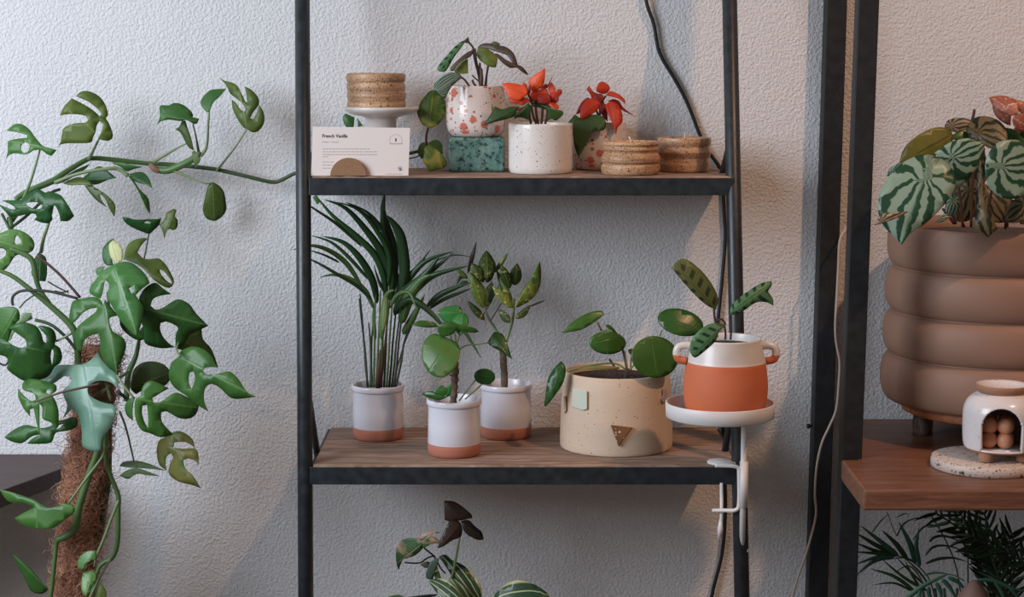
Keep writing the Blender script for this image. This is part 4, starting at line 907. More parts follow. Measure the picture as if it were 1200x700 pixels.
# palm leaflets
PB = [([(452, 350), (450, 325), (440, 300), (418, 277), (390, 253), (369, 228)], 10, 'palm', .0), ([(425, 290), (395, 263), (370, 246), (352, 234)], 4, 'palm', -.08),
      ([(458, 352), (459, 325), (448, 297), (430, 271), (405, 244), (380, 234)], 11, 'palm', -.01), ([(455, 335), (456, 300), (440, 268), (420, 246), (396, 237)], 7, 'palm', -.02),
      ([(458, 300), (450, 272), (432, 250), (409, 238)], 5, 'palm', .01), ([(452, 276), (436, 258), (415, 242), (405, 237)], 4, 'palm', .02),
      ([(468, 345), (458, 305), (449, 262), (451, 222)], 12, 'palm', .015), ([(467, 350), (474, 320), (470, 280), (461, 262), (452, 252)], 15, 'palm', .0),
      ([(463, 330), (461, 290), (449, 250), (451, 226)], 11, 'palm', .02), ([(432, 328), (410, 303), (388, 284), (364, 276)], 5, 'palm', .01),
      ([(442, 356), (437, 330), (422, 303), (402, 284), (378, 277)], 10, 'palm', .0), ([(424, 336), (407, 310), (388, 295), (366, 288), (342, 293)], 7, 'palml', -.10),
      ([(398, 308), (380, 299), (358, 292)], 3, 'palm', -.02), ([(436, 352), (418, 335), (396, 322), (370, 307), (350, 300)], 5, 'palm', -.08),
      ([(438, 362), (428, 341), (410, 327), (392, 322), (375, 325)], 7, 'palml', -.03), ([(455, 350), (470, 332), (488, 314), (504, 293)], 7, 'palm', .02),
      ([(455, 352), (476, 330), (498, 307), (530, 295)], 9, 'palm', .01), ([(457, 356), (480, 336), (505, 318), (532, 296)], 10, 'palm', .0),
      ([(506, 308), (520, 302), (536, 299), (556, 302)], 2.4, 'palm', .0), ([(466, 362), (490, 336), (510, 322), (548, 312)], 11, 'palm', -.015),
      ([(470, 380), (478, 352), (492, 330), (505, 322)], 15, 'palml', -.02), ([(462, 370), (474, 345), (500, 320), (515, 300)], 12, 'palm', -.005),
      ([(500, 360), (515, 346), (535, 337), (552, 331)], 8, 'palm', .01), ([(503, 362), (520, 351), (540, 343), (552, 338)], 5, 'palm', .02),
      ([(456, 362), (466, 346), (480, 344), (489, 366)], 6, 'palml', -.05), ([(462, 366), (478, 352), (492, 356), (510, 372), (526, 392)], 10, 'palm', -.035),
      ([(526, 378), (542, 386), (553, 402), (564, 420)], 5, 'palm', -.01), ([(472, 392), (484, 372), (498, 345)], 10, 'palml', .0),
      ([(447, 398), (449, 370), (453, 346), (462, 340)], 9, 'palml', -.02), ([(440, 400), (438, 370), (441, 345)], 5, 'palml', .01), ([(452, 345), (451, 365), (450, 378), (448, 388)], 10, 'palml', -.045),
      ([(548, 325), (540, 325), (535, 335)], 5, 'palm', .02), ([(470, 360), (455, 345), (445, 332), (438, 310)], 6, 'palm', .01)]
for pts, w, mt_, dz in PB: blade(pa, pts, w*.88, Ya+dz*.6, L[mt_], Ya-.02+dz)
r = random.Random(2)
for bx, tx, ty, mt_ in ((431, 422, 345, 'darkstem'), (434, 437, 380, 'vine2'), (438, 440, 350, 'vine'), (441, 446, 340, 'vine'), (444, 451, 350, 'petiole'), (447, 450, 330, 'vine'), (450, 455, 345, 'vine2'), (453, 460, 350, 'vine'), (456, 465, 355, 'darkstem'), (459, 470, 360, 'vine2'), (462, 473, 350, 'darkstem'), (464, 484, 372, 'darkstem'), (436, 432, 378, 'vine2'), (446, 457, 350, 'brownstem')):
    o = r.uniform(-.012, .012); tube('stem', [(bx, 454, Ya+o), ((bx*.7+tx*.3), 425, Ya+o), ((bx+tx)/2, 400, Ya+o), (tx, ty, Ya+o*.5)], [.0022, .002, .0018, .0012], M[mt_], pa)
tube('stem', [(421, 350, Ya), (424, 380, Ya), (428, 410, Ya), (431, 452, Ya)], .0014, M['darkstem'], pa)
tube('stem', [(462, 452, Ya), (466, 430, Ya), (475, 400, Ya), (488, 370, Ya)], .0013, M['darkstem'], pa)
V, Fc = tube_geo([P(443, 455, Ya-.012), P(444, 432, Ya-.012), P(446, 410, Ya-.01)], [.005, .004, .0015], 8); mesh('sheath', V, Fc, M['brownstem'], pa)
# aucuba-like shrub
A15 = (470, 280); s15 = 5.83
def ov(t, b, tip, w, Y, mat, bend=0, **k):
    (bx, by), (tx, ty) = sc(A15, s15, [b, tip]); return leaf(t, oval((bx, by), (tx, ty), w/s15, bend/s15), Y, L[mat], mid=((bx, by), (tx, ty)), **k)
for b, tp, w, dz, mt_, be in (((563, 475), (468, 225), 95, -.03, 'aucubal', 10), ((575, 470), (622, 290), 75, -.01, 'aucuba', 0), ((590, 275), (583, 78), 120, .0, 'aucuba', 0), ((545, 290), (482, 165), 90, -.01, 'aucuba', 0),
    ((455, 275), (376, 200), 34, -.02, 'aucubal', 0), ((455, 240), (516, 15), 30, .01, 'dusk', 0), ((572, 558), (450, 422), 50, -.02, 'aucuba', 0), ((775, 470), (948, 150), 85, -.03, 'aucubal', 45), ((790, 470), (900, 260), 60, .0, 'aucuba', 10),
    ((775, 320), (792, 165), 85, .0, 'aucuba', 0), ((745, 340), (683, 175), 72, -.01, 'aucuba', 0), ((765, 475), (622, 322), 66, -.03, 'aucubal', 0), ((745, 575), (665, 480), 58, -.03, 'aucuba', 0), ((780, 545), (885, 450), 48, -.02, 'aucuba', 10),
    ((870, 465), (995, 415), 12, .01, 'aucuba', 0), ((635, 235), (735, 92), 30, .015, 'aucubal', 0), ((760, 460), (650, 210), 55, .005, 'aucubal', 0), ((580, 300), (640, 215), 40, .01, 'aucuba', 0), ((400, 310), (460, 290), 30, .02, 'aucuba', 0), ((560, 300), (545, 200), 50, .02, 'aucuba', 0)):
    ov(pc, b, tp, w, Yc+dz, mt_, be)
V, Fc = tube_geo(catmull([P(591, 458, Yc), P(591, 440, Yc), P(590, 425, Yc), P(589.5, 407, Yc)], 6), [.0066*(1+.06*math.sin(i*2.1)) for i in range(19)], 12); mesh('trunk', V, Fc, M['bark'], pc)
tube('branch', [(589, 402, Yc), (580, 385, Yc), (572, 372, Yc-.01), (567, 358, Yc-.01)], [.0036, .0024, .002, .0018], M['petiole'], pc)
tube('branch', [(592, 402, Yc), (597, 388, Yc), (601, 372, Yc-.01), (602, 350, Yc-.01)], [.0036, .0028, .0028, .003], M['petiole'], pc)
tube('branch', [(574, 378, Yc), (583, 363, Yc+.01), (592, 348, Yc+.01)], .001, M['brownstem'], pc); tube('branch', [(566, 370, Yc), (576, 352, Yc), (585, 335, Yc)], .001, M['brownstem'], pc)
# pilea with trunk
A16 = (480, 350)
lf(pm, A16, 3.5, [(50, 215), (60, 175), (85, 150), (110, 145), (150, 160), (190, 180), (206, 205), (200, 260), (170, 305), (130, 325), (85, 310), (55, 262)], Ym-.06, 'pileay', mid=((521, 407), (500, 440)), fold=.1)
lf(pm, A15, s15, [(245, 500), (310, 462), (390, 458), (415, 490), (410, 540), (340, 572), (290, 562)], Ym-.01, 'pileal')
lf(pm, A15, s15, [(350, 552), (400, 510), (440, 515), (460, 560), (440, 630), (400, 662), (370, 620)], Ym-.03, 'pileal')
lf(pm, A15, s15, [(248, 600), (300, 570), (360, 570), (388, 610), (350, 652), (290, 668), (255, 640)], Ym-.045, 'pilea')
lf(pm, A15, s15, [(72, 590), (130, 558), (220, 570), (255, 602), (170, 607)], Ym-.03, 'pilea')
lf(pm, A15, s15, [(325, 555), (420, 590), (500, 608), (532, 635), (480, 642), (400, 618)], Ym-.05, 'pilea', fold=.15)
lf(pm, A16, 3.5, [(318, 182), (345, 138), (380, 145), (402, 190), (420, 250), (370, 215), (340, 200)], Ym+.02, 'pilea')
leaf(pm, ell(568, 441.5, 12.4, 9.4, 5), Ym-.02, L['pilea'], fold=.08)
lf(pm, A16, 3.5, [(50, 390), (90, 380), (155, 405), (120, 417), (70, 405)], Ym-.055, 'pilea')
lf(pm, A16, 3.5, [(105, 375), (130, 355), (158, 375), (145, 400), (115, 397)], Ym-.052, 'pileal')
lf(pm, A16, 3.5, [(150, 405), (147, 370), (172, 348), (168, 395)], Ym-.03, 'pileal')
V, Fc = tube_geo(catmull([P(531, 474, Ym), P(532, 460, Ym), P(533, 445, Ym), P(533.5, 430, Ym-.005), P(532, 410, Ym-.01)], 6), [.0062*(1+.16*math.sin(i*1.7)) for i in range(20)]+[.004, .003, .002, .002, .002], 12); mesh('trunk', V, Fc, M['bark'], pm)
for i, (y, s_) in enumerate(((462, 1), (455, -1), (448, 1), (441, -1), (435, 1))):
    tube('leaf_scar', [(532+s_*2, y, Ym-.003), (532+s_*6, y-2.5, Ym-.006)], [.0016, .0007], M['redstem'], pm)
for a in ([(533, 430), (530, 415), (524, 408)], [(533, 425), (534, 400), (531, 385)], [(533, 415), (545, 405.5), (558, 404), (571, 402)], [(533, 410), (537, 398), (540, 385)], [(568, 447), (560, 455), (545, 468)], [(560, 442), (552, 452), (538, 470)], [(533, 410), (528, 395), (524, 386)]):
    tube('stem', [(x, y, Ym-.012) for x, y in a], .0013, M['petiole'], pm)

# beige pot with pilea
c, m = on(725.5, 536.5, Z2, 65.5)
HP = (P(725, 434, c.y).z-Z2)/m
prof = smoothprof([(63, 0), (65, .8), (65.8, 4), (65.8, 12)], 2)+[(65, 40), (63.4, 70), (61.8, HP-1.5), (61.3, HP-.3), (60.5, HP), (58.6, HP), (57.8, HP-1), (57.6, HP-12)]
bp = potted('potted_pilea', 'round-leaved pilea in a wide beige speckled pot with glued-on ceramic shapes', 'potted plant', c, m, 65, 61, HP, M['beige'], prof=prof, soil=9)
def applique(name, poly_px, mat, zoff=0, th=.006, **k):   # flat shape bonded to the curved wall
    V = []; n = len(poly_px)
    def surf(px, py, out):
        a = P(px, py, c.y-.0); d = ray(px, py)
        # intersect with a cylinder of the pot's radius at that height
        z = P(px, py, c.y-.08).z; R = m*(65.8-(z-Z2)/m*.043)+out
        dx, dy = d.x, d.y; ox, oy = CAM.x-c.x, CAM.y-c.y
        A_ = dx*dx+dy*dy; B_ = 2*(ox*dx+oy*dy); C_ = ox*ox+oy*oy-R*R; disc = max(B_*B_-4*A_*C_, 0)
        return CAM+d*((-B_-math.sqrt(disc))/(2*A_))
    for out in (-.002, th): V += [surf(x, y, out) for x, y in poly_px]
    Fc = [tuple(range(n)), tuple(range(2*n-1, n-1, -1))]+[((i+1) % n, i, n+i, n+(i+1) % n) for i in range(n)]
    bm = bmesh.new(); vv = [bm.verts.new(v) for v in V]
    for f in Fc: bm.faces.new([vv[i] for i in f])
    bmesh.ops.recalc_face_normals(bm, faces=bm.faces); bm.verts.index_update()
    Fc = [tuple(v.index for v in f.verts) for f in bm.faces]; bm.free()
    o = mesh(name, V, Fc, mat, bp, smooth=False, **k); bevel(o, .0016, 3); return o
applique('square_tile', sc((640, 350), 3.5, [(108, 372), (150, 376), (168, 380), (168, 455), (150, 458), (106, 446)]), M['palegreen'], label='pale green rounded square')
applique('triangle_tile', sc((640, 350), 3.5, [(264, 518), (356, 529), (296, 607)]), M['brass'], th=.007, label='bronze triangle')
applique('round_tile', sc((640, 350), 3.5, [(478, 368), (492, 372), (500, 395), (495, 418), (480, 428), (472, 412), (480, 395)]), M['lilac'], label='lilac chip')
applique('side_tile', sc((640, 350), 3.5, [(72, 400), (80, 398), (82, 460), (74, 470)]), M['beige'])
A17 = (640, 350); Y = c.y
lf(bp, A17, 3.5, [(62, 141), (110, 95), (170, 60), (225, 50), (238, 66), (200, 96), (140, 130)], Y-.02, 'pilea', fold=.1)
leaf(bp, ell(640+252/3.5, 350+182/3.5, 21.5, 13.5, 2), Y-.04, L['pilea'], fold=.12, mid=((717, 397), (691, 403)))
leaf(bp, ell(640+446/3.5, 350+240/3.5, 27.5, 24.5, 10), Y-.085, L['pilea'], fold=.06, mid=((762, 395), (770, 442)), bow=.15)
leaf(bp, ell(797.5, 378, 27.3, 15.5, 14), Y-.06, L['pilea'], fold=.08, mid=((785, 374), (824, 388)))
lf(bp, A17, 3.5, [(-8, 440), (5, 340), (30, 290), (62, 256), (80, 285), (72, 340), (35, 400), (0, 442)], Y-.06, 'pilea', fold=.1)
lf(bp, A17, 3.5, [(240, 110), (262, 108), (292, 142), (268, 136)], Y-.01, 'pilea', fold=.1)
lf(bp, A17, 3.5, [(335, 210), (355, 205), (350, 235), (340, 225)], Y-.01, 'pilea', fold=.1)
for pts, rr, mt_ in (([(735, 437), (733, 425), (731, 415), (727, 405), (717, 397)], .0018, 'brownstem'), ([(736, 438), (733, 420), (728, 405), (716, 388), (706, 388)], .0016, 'petiole'), ([(736, 436), (745, 425), (752, 415), (762, 406)], .0018, 'petiole'),
     ([(700, 378), (705, 388)], .0015, 'brownstem'), ([(773, 394), (776, 387)], .0013, 'petiole'), ([(734, 436), (729, 430), (718, 426), (695, 428), (662, 436)], .0018, 'petiole'), ([(734, 440), (734, 430), (732, 412)], .0016, 'petiole'), ([(724, 440), (720, 430), (714, 421)], .002, 'brownstem'), ([(741, 437), (739, 430), (741, 410)], .0012, 'brownstem')):
    tube('stem', [(x, y, Y-.02) for x, y in pts], rr, M[mt_], bp)
V, Fc = tube_geo([P(733, 447, Y-.02), P(735, 432, Y-.02)], [.005, .004], 10); mesh('trunk', V, Fc, M['bark'], bp)
leaf(bp, sc(A17, 3.5, [(130, 290), (200, 275), (300, 280), (300, 290), (200, 292)]), Y-.05, L['mony'], fold=.1)

# clamp tray
cy = -.43; tc = P(843.8, 476, cy); m = mpp(tc)
tr = thing('clamp_tray', 'small round white clamp-on tray fixed to the lower shelf edge', 'tray', (P(872, 555, -.365).x, -.365, Z2))
zb = P(843.8, 489, cy).z; tc.z = zb; zr = P(843.8, 471, cy).z-zb
lathe('plate', [(0, 0), (60.5*m, 0), (63.3*m, 1.5*m), (63.9*m, zr-.001), (63.3*m, zr), (62.2*m, zr), (61.6*m, zr-.001), (60*m, 2.8*m), (0, 2.6*m)], M['white'], tr, tc, 96)
ys = -.362
pr0 = P(872, 500, ys); rodx = pr0.x
def ztop(py): return P(872, py, ys).z
V, Fc = tube_geo([Vector((rodx, ys, ztop(646))), Vector((rodx, ys, zb+.0005))], .0050, 14); mesh('rod', V, Fc, M['white'], tr)
V, Fc = tube_geo([Vector((rodx, ys, zb-.004)), Vector((rodx-.01, ys-.01, zb-.001)), Vector((tc.x, cy, zb-.0005))], [.005, .006, .006], 10); mesh('plate_support', V, Fc, M['white'], tr)
V, Fc = tube_geo([Vector((rodx+.001, ys, ztop(595))), Vector((rodx+.001, ys, ztop(541)))], .0072, 16); mesh('sleeve', V, Fc, M['white'], tr)
V, Fc = tube_geo([P(865.5, 646, ys), P(876.5, 646, ys)], .0035, 10); mesh('end_stop', V, Fc, M['white'], tr)
# flat bent clamp arm
arm = [P(838, 541, ys+.004), P(858, 538.5, ys), P(865, 543, ys), P(866, 555, ys), P(866, 590, ys), P(862, 598, ys), P(850, 598.5, ys+.01), P(835, 598.5, ys+.02)]
zc = Z2+.0035
arm[0].z = arm[1].z = zc; arm[2].z = zc-.003
V, Fc = tube_geo(catmull(arm, 5), .0034, 10); mesh('clamp_arm', V, Fc, M['white'], tr)
pdc = P(846, 540, ys+.04); lathe('clamp_pad', [(0, .0003), (.024, .0003), (.0255, .002), (.024, .0042), (0, .0045)], M['white'], tr, (P(846, 540, -.325).x, -.325, Z2), 40)
V, Fc = tube_geo([P(845.5, 566, ys+.02), P(845.5, 612, ys+.02), P(844.5, 632, ys+.02)], [.003, .003, .0036], 10); mesh('clamp_screw', V, Fc, M['white'], tr)
V, Fc = tube_geo([P(845.5, 606, ys+.02), P(844, 620, ys+.018), P(843, 631, ys+.02)], [.003, .005, .003], 10); mesh('screw_handle', V, Fc, M['white'], tr)

# terracotta pot on the tray
pc0 = Vector((P(850, 470, cy).x, cy, zb+2.75*m)); H = (P(850, 396, cy).z-pc0.z)/m
prof = smoothprof([(41, 0), (43.5, 1), (46, 7), (48.5, 20), (49.3, 34), (48.3, 48), (46, H*.70)], 3)+smoothprof([(45.6, H*.705), (43.5, H*.82), (41.4, H*.93), (40.8, H-1)], 3)+[(40, H), (38.6, H), (38, H-1.5), (38.5, H-14)]
tp = thing('potted_calathea', 'small patterned-leaf calathea in a two-handled orange terracotta pot with white glazed rim', 'potted plant', pc0)
lathe('pot', col([(0, 0)]+prof, m), [M['orange'], M['standwhite']], tp, pc0, 96, split=lambda z, i: 1 if z > H*.70*m and i > 3 else 0)
lathe('soil', col([(0, H-9), (20, H-8.5), (38.2, H-9)], m), M['soil'], tp, pc0, 40)
for s_ in (-1, 1):
    def hp(u, w): return pc0+Vector((s_*u*m, -.004, w*m))
    V, Fc = tube_geo(catmull([hp(41, H-9), hp(49, H-8.5), hp(56, H-11), hp(58, H-18), hp(55, H-25), hp(46.5, H-27)], 6), [4.6*m]*31, 14); nf = len(Fc)
    # glaze on the upper half only
    mi = [1 if sum(V[j].z for j in f)/len(f) > pc0.z+(H-20)*m else 0 for f in Fc]
    mesh('handle', V, Fc, [M['orange'], M['standwhite']], tp, midx=mi)
A18 = (760, 290); s18 = 3.33; Y = cy
lf(tp, A18, s18, [(90, 80), (115, 50), (150, 48), (200, 85), (245, 140), (272, 200), (262, 243), (225, 225), (180, 185), (130, 130)], Y-.02, 'calo', mid=((838, 362), (790, 309)), fold=.12)
lf(tp, A18, s18, [(318, 262), (322, 230), (345, 205), (390, 170), (440, 140), (480, 132), (480, 150), (465, 172), (485, 200), (487, 228), (460, 215), (420, 215), (375, 245), (345, 262)], Y-.01, 'cal', mid=((857, 366), (904, 332)))
lf(tp, A18, s18, [(160, 395), (170, 355), (215, 310), (260, 295), (305, 302), (275, 330), (262, 365), (225, 400), (185, 430), (168, 420)], Y-.10, 'cal', mid=((850, 380), (813, 417)))
for a in ([(255, 240), (257, 270), (262, 295), (268, 350)], [(300, 360), (300, 330), (295, 305)], [(320, 360), (322, 320), (318, 260)], [(265, 290), (285, 280), (300, 300)]):
    tube('stem', [(x, y, Y-.012) for x, y in sc(A18, s18, a)], .0018, M['redstem'], tp)

# ================================================================== RIGHT BOARD: coil pot on stand
cyp = -.203; pz = ZB
cs = Vector((P(1166, 470, cyp).x, cyp, ZB)); m = mpp(cs)
stnd = thing('plant_stand', 'low wooden plant stand with bark-covered legs under the brown coil pot', 'plant stand', cs)
ztp = P(1166, 468, cyp).z; zlo = P(1166, 482, cyp).z
lathe('top_disc', [(0, zlo-ZB), (102*m, zlo-ZB), (107*m, zlo-ZB+.003), (108*m, (zlo+ztp)/2-ZB), (106*m, ztp-ZB-.002), (103*m, ztp-ZB), (0, ztp-ZB)], M['standwood'], stnd, cs, 72)
for a in (172, 290, 50):
    rr = 82*m; x, y = cs.x+rr*math.cos(math.radians(a)), cs.y+rr*math.sin(math.radians(a)); V = []; Fc = []
    tube_geo([Vector((x, y, ZB+.0002+(zlo-ZB)*i/6)) for i in range(7)], [.0175*(1+.05*math.sin(i*2.2+a)) for i in range(7)], 18, V, Fc); mesh('leg', V, Fc, M['bark'], stnd)
cpz = Vector((cs.x, cyp, ztp+.0002))
zs = [P(1166, y, cyp).z-cpz.z for y in (468, 414, 364, 312, 262)]
pf = [(0, 0), (104*m, 0)]
for i, R in enumerate((133, 131.5, 130, 128.5)):
    z0, z1 = zs[i], zs[i+1]; h = z1-z0; rin = (R-13)*m
    if i == 3:   # top ring ends in the rim
        for a in range(-80, 1, 10): pf.append((rin+13*m*math.cos(math.radians(a))**.8 if abs(a) < 90 else rin, z0+h*.5+h*.5*math.sin(math.radians(a))))
        pf += [(R*m-.0005, z0+h*.75), (R*m-.003, z1-.004), (R*m-.005, z1-.001), (R*m-.008, z1), (R*m-.013, z1-.001), (R*m-.016, z1-.02), (R*m-.018, z1-.05)]
    else:
        for a in range(-80, 81, 10): pf.append((rin+13*m*math.cos(math.radians(a))**.8, z0+h*.5+h*.5*math.sin(math.radians(a))))
pep = thing('potted_peperomia', 'watermelon-striped peperomia in a big brown pot shaped like stacked coils', 'potted plant', cpz)
lathe('pot', pf, M['taupe'], pep, cpz, 128)
lathe('soil', [(0, zs[4]-.02), (.1, zs[4]-.018), (128*m-.014, zs[4]-.022)], M['soil'], pep, cpz, 48)
A19 = (1000, 100); s19 = 3.685; Y = cyp
yl = Y-.13
lf(pep, A19, s19, [(105, 520), (120, 450), (180, 360), (260, 310), (330, 300), (400, 330), (440, 390), (435, 450), (390, 520), (320, 590), (250, 640), (210, 688), (160, 640), (120, 590)], -.46, 'pep', mid=((1092, 184), (1057, 286)), tilt=(-.2, -.25), fold=.08, bow=.2)
lf(pep, A19, s19, [(350, 292), (420, 245), (500, 228), (555, 242), (568, 290), (540, 350), (490, 410), (440, 455), (410, 400), (380, 330)], -.40, 'pep', mid=((1104, 190), (1153, 168)), fold=.08)
lf(pep, A19, s19, [(568, 360), (580, 300), (620, 250), (680, 235), (740, 245), (800, 290), (815, 370), (780, 450), (700, 490), (630, 480), (580, 430)], -.44, 'pep', mid=((1156, 196), (1221, 193)), fold=.08, tilt=(.2, -.1))
lf(pep, A19, s19, [(198, 338), (220, 270), (280, 215), (350, 183), (410, 188), (432, 230), (400, 280), (340, 310), (260, 325)], -.36, 'pepo', fold=.12)
lf(pep, A19, s19, [(393, 178), (410, 150), (460, 140), (512, 150), (505, 190), (440, 203), (405, 192)], -.28, 'pepb')
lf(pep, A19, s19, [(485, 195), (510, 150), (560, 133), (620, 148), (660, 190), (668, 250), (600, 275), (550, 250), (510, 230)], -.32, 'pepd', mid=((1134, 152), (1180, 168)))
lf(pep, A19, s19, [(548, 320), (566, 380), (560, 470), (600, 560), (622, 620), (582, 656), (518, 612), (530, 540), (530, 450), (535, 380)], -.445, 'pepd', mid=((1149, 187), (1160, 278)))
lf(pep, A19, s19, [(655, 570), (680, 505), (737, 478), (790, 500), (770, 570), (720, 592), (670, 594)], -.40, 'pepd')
lf(pep, A19, s19, [(395, 525), (430, 465), (458, 500), (442, 552), (410, 565)], -.38, 'pep')
lf(pep, A19, s19, [(90, 606), (120, 560), (170, 548), (242, 545), (180, 577), (120, 598)], -.49, 'pepb', fold=.1)
lf(pep, A19, s19, [(145, 392), (160, 355), (205, 332), (215, 350), (170, 390)], -.38, 'pep')
lf(pep, A19, s19, [(655, 182), (700, 195), (745, 245), (700, 260), (665, 240)], -.30, 'monl')
lf(pep, A19, s19, [(415, 230), (450, 200), (500, 200), (510, 235), (460, 240)], -.30, 'pilea')
lf(pep, A19, s19, [(350, 590), (390, 555), (420, 570), (380, 592)], -.40, 'pep')
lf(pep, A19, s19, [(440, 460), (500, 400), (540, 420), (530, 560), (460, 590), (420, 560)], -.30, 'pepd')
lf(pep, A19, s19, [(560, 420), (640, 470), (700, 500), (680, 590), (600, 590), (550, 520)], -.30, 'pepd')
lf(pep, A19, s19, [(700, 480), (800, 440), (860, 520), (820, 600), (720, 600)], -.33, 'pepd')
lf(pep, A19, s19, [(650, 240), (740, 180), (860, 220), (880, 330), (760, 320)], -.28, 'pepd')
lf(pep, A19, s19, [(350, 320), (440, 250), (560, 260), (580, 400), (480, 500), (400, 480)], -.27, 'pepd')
tube('stem', [(1138, 145, -.26), (1141, 134, -.26), (1142, 128, -.26)], [.0022, .0026, .0022], M['brownstem'], pep)
for a in ([(1087, 216), (1110, 240), (1120, 262)], [(1118, 190), (1125, 230), (1128, 265)], [(1165, 200), (1160, 235), (1150, 266)], [(1145, 160), (1140, 210), (1138, 266)], [(1105, 245), (1118, 262)], [(1180, 240), (1178, 268)], [(1085, 165), (1110, 220), (1130, 266)]):
    tube('stem', [(x, y, -.36+.02*i) for i, (x, y) in enumerate(a)], .0024, M['brownstem'], pep)
A20 = (1120, 100)
lf(pep, A20, 7, [(272, 100), (340, 88), (420, 90), (500, 140), (518, 228), (460, 250), (380, 218), (318, 190), (295, 150)], -.30, 'pink', label='salmon pink patterned leaf')
lf(pep, A20, 7, [(300, 170), (330, 195), (400, 225), (455, 250), (450, 330), (400, 312), (335, 262), (308, 210)], -.29, 'pink', label='salmon pink patterned leaf')
lf(pep, A20, 7, [(420, 90), (500, 118), (600, 150), (640, 240), (560, 250), (500, 190)], -.27, 'pink', label='salmon pink patterned leaf')
lf(pep, A20, 7, [(465, 300), (480, 250), (540, 230), (640, 240), (640, 370), (560, 380), (500, 368)], -.31, 'pink', label='salmon pink patterned leaf')
tube('stem', [(1190, 150, -.27), (1186, 200, -.27), (1180, 266, -.26)], .0025, M['brownstem'], pep)

# terrazzo disc + burner + wax cube
c, m = on(1172, 561.5, ZB, 64)
dz = P(1172, 532+11 - 1, c.y).z
td = lathe('terrazzo_coaster', [(0, 0), (62*m, 0), (64*m, 1*m), (64.4*m, 7*m), (63.4*m, 11.5*m), (62*m, 12.5*m), (0, 12.5*m)], M['terrazzo'], None, c, 96, label='round speckled terrazzo disc on the reddish board', cat='coaster')
bc = Vector((P(1172, 540, -.462).x, -.462, ZB+12.5*m+.0003)); mb = mpp(bc)
bu = thing('wax_burner', 'white speckled stoneware oil burner with arched opening on the terrazzo disc', 'burner', bc)
hb = (P(1172, 526.5, bc.y).z-bc.z)/mb; ht = (P(1172, 452, bc.y).z-bc.z)/mb
for a in (225, 315, 60, 120):
    x, y = bc.x+31*mb*math.cos(math.radians(a)), bc.y+31*mb*math.sin(math.radians(a))
    lathe('foot', col([(0, 0), (7, 0), (8.6, 1.5), (9, 5), (8.5, hb+2), (0, hb+2)], mb), M['rawclay'], bu, (x, y, bc.z), 20)
outer = smoothprof([(33, hb), (38, hb+.6), (41.5, hb+3), (43.4, hb+9), (44.3, hb+22), (44.5, hb+40), (43.5, hb+50), (40, hb+58), (34, hb+64), (27.8, hb+67.5), (26.2, ht-7)], 6)
seg = 200; V, Fc, prr = lathe_geo(col([(0, hb)]+outer, mb), seg)
# finer rows so the arch is cut cleanly
rows = catmull([Vector((x, y, 0)) for x, y in col(outer, mb)], 3); V = []; Fc = []; mi = []
for p in rows:
    for k_ in range(seg):
        a = 2*math.pi*k_/seg; V.append((p.x*math.cos(a), p.x*math.sin(a), p.y))
cxa = (1172.5, ); zlow = (hb+3.5)*mb; zsp = (hb+32)*mb; ra = 23*mb
for i in range(len(rows)-1):
    for k_ in range(seg):
        a, b = i*seg+k_, i*seg+(k_+1) % seg; mx_ = (V[a][0]+V[b+seg][0])/2; my_ = (V[a][1]+V[b][1])/2; mz_ = (V[a][2]+V[a+seg][2])/2
        x_ = mx_-.6*mb
        if my_ < 0 and mz_ > zlow and ((mz_ < zsp and abs(x_) < ra) or (mz_ >= zsp and x_*x_+(mz_-zsp)**2*.95 < ra*ra)): continue
        Fc.append((a, b, b+seg, a+seg)); mi.append(1 if mz_ < (hb+3)*mb else 0)
RZ = Matrix.Rotation(-math.atan((1172-600)/F), 3, 'Z')
body = mesh('body', [RZ @ Vector(v)+bc for v in V], Fc, [M['burner'], M['rawclay'], M['inner'], M['rawclay']], bu, loc=bc, midx=mi)
so = body.modifiers.new('wall', 'SOLIDIFY'); so.thickness = 3.2*mb; so.offset = -1; so.material_offset = 2; so.material_offset_rim = 0
lathe('floor_disc', col([(0, hb+.4), (36, hb+.4), (39, hb+3), (0, hb+3.4)], mb), M['burner'], bu, bc, 48)
lathe('bowl', col([(0, ht-8), (22, ht-7), (27, ht-9), (29.5, ht-3), (30.8, ht+1), (29.8, ht+2), (27.5, ht), (20, ht-4), (0, ht-5.5)], mb), [M['rawclay'], M['burner']], bu, bc, 80, split=lambda z, i: 1 if i > 4 else 0)
wc = Vector((bc.x-5.5*mb, bc.y-3*mb, bc.z+(hb+3.45)*mb))
wx_ = thing('bubble_candle', 'peach wax bubble cube candle inside the arch of the white burner', 'candle', wc)
bm = bmesh.new()
for ix in (-1, 1):
    for iy in (-1, 1):
        for iz in (0, 1):
            bmesh.ops.create_uvsphere(bm, u_segments=28, v_segments=18, radius=9.9*mb, matrix=RZ.to_4x4() @ Matrix.Translation((ix*9.1*mb, iy*9.1*mb, (9.7+iz*17)*mb)))
bm.verts.ensure_lookup_table(); bm.verts.index_update(); V = [v.co+wc for v in bm.verts]; Fc = [tuple(v.index for v in f.verts) for f in bm.faces]; bm.free()
mesh('wax', V, Fc, M['peach'], wx_)
V, Fc = tube_geo([wc+Vector((0, 0, 24*mb)), wc+Vector((.0004, 0, 37*mb))], .0009, 8); mesh('wick', V, Fc, M['wax'], wx_)

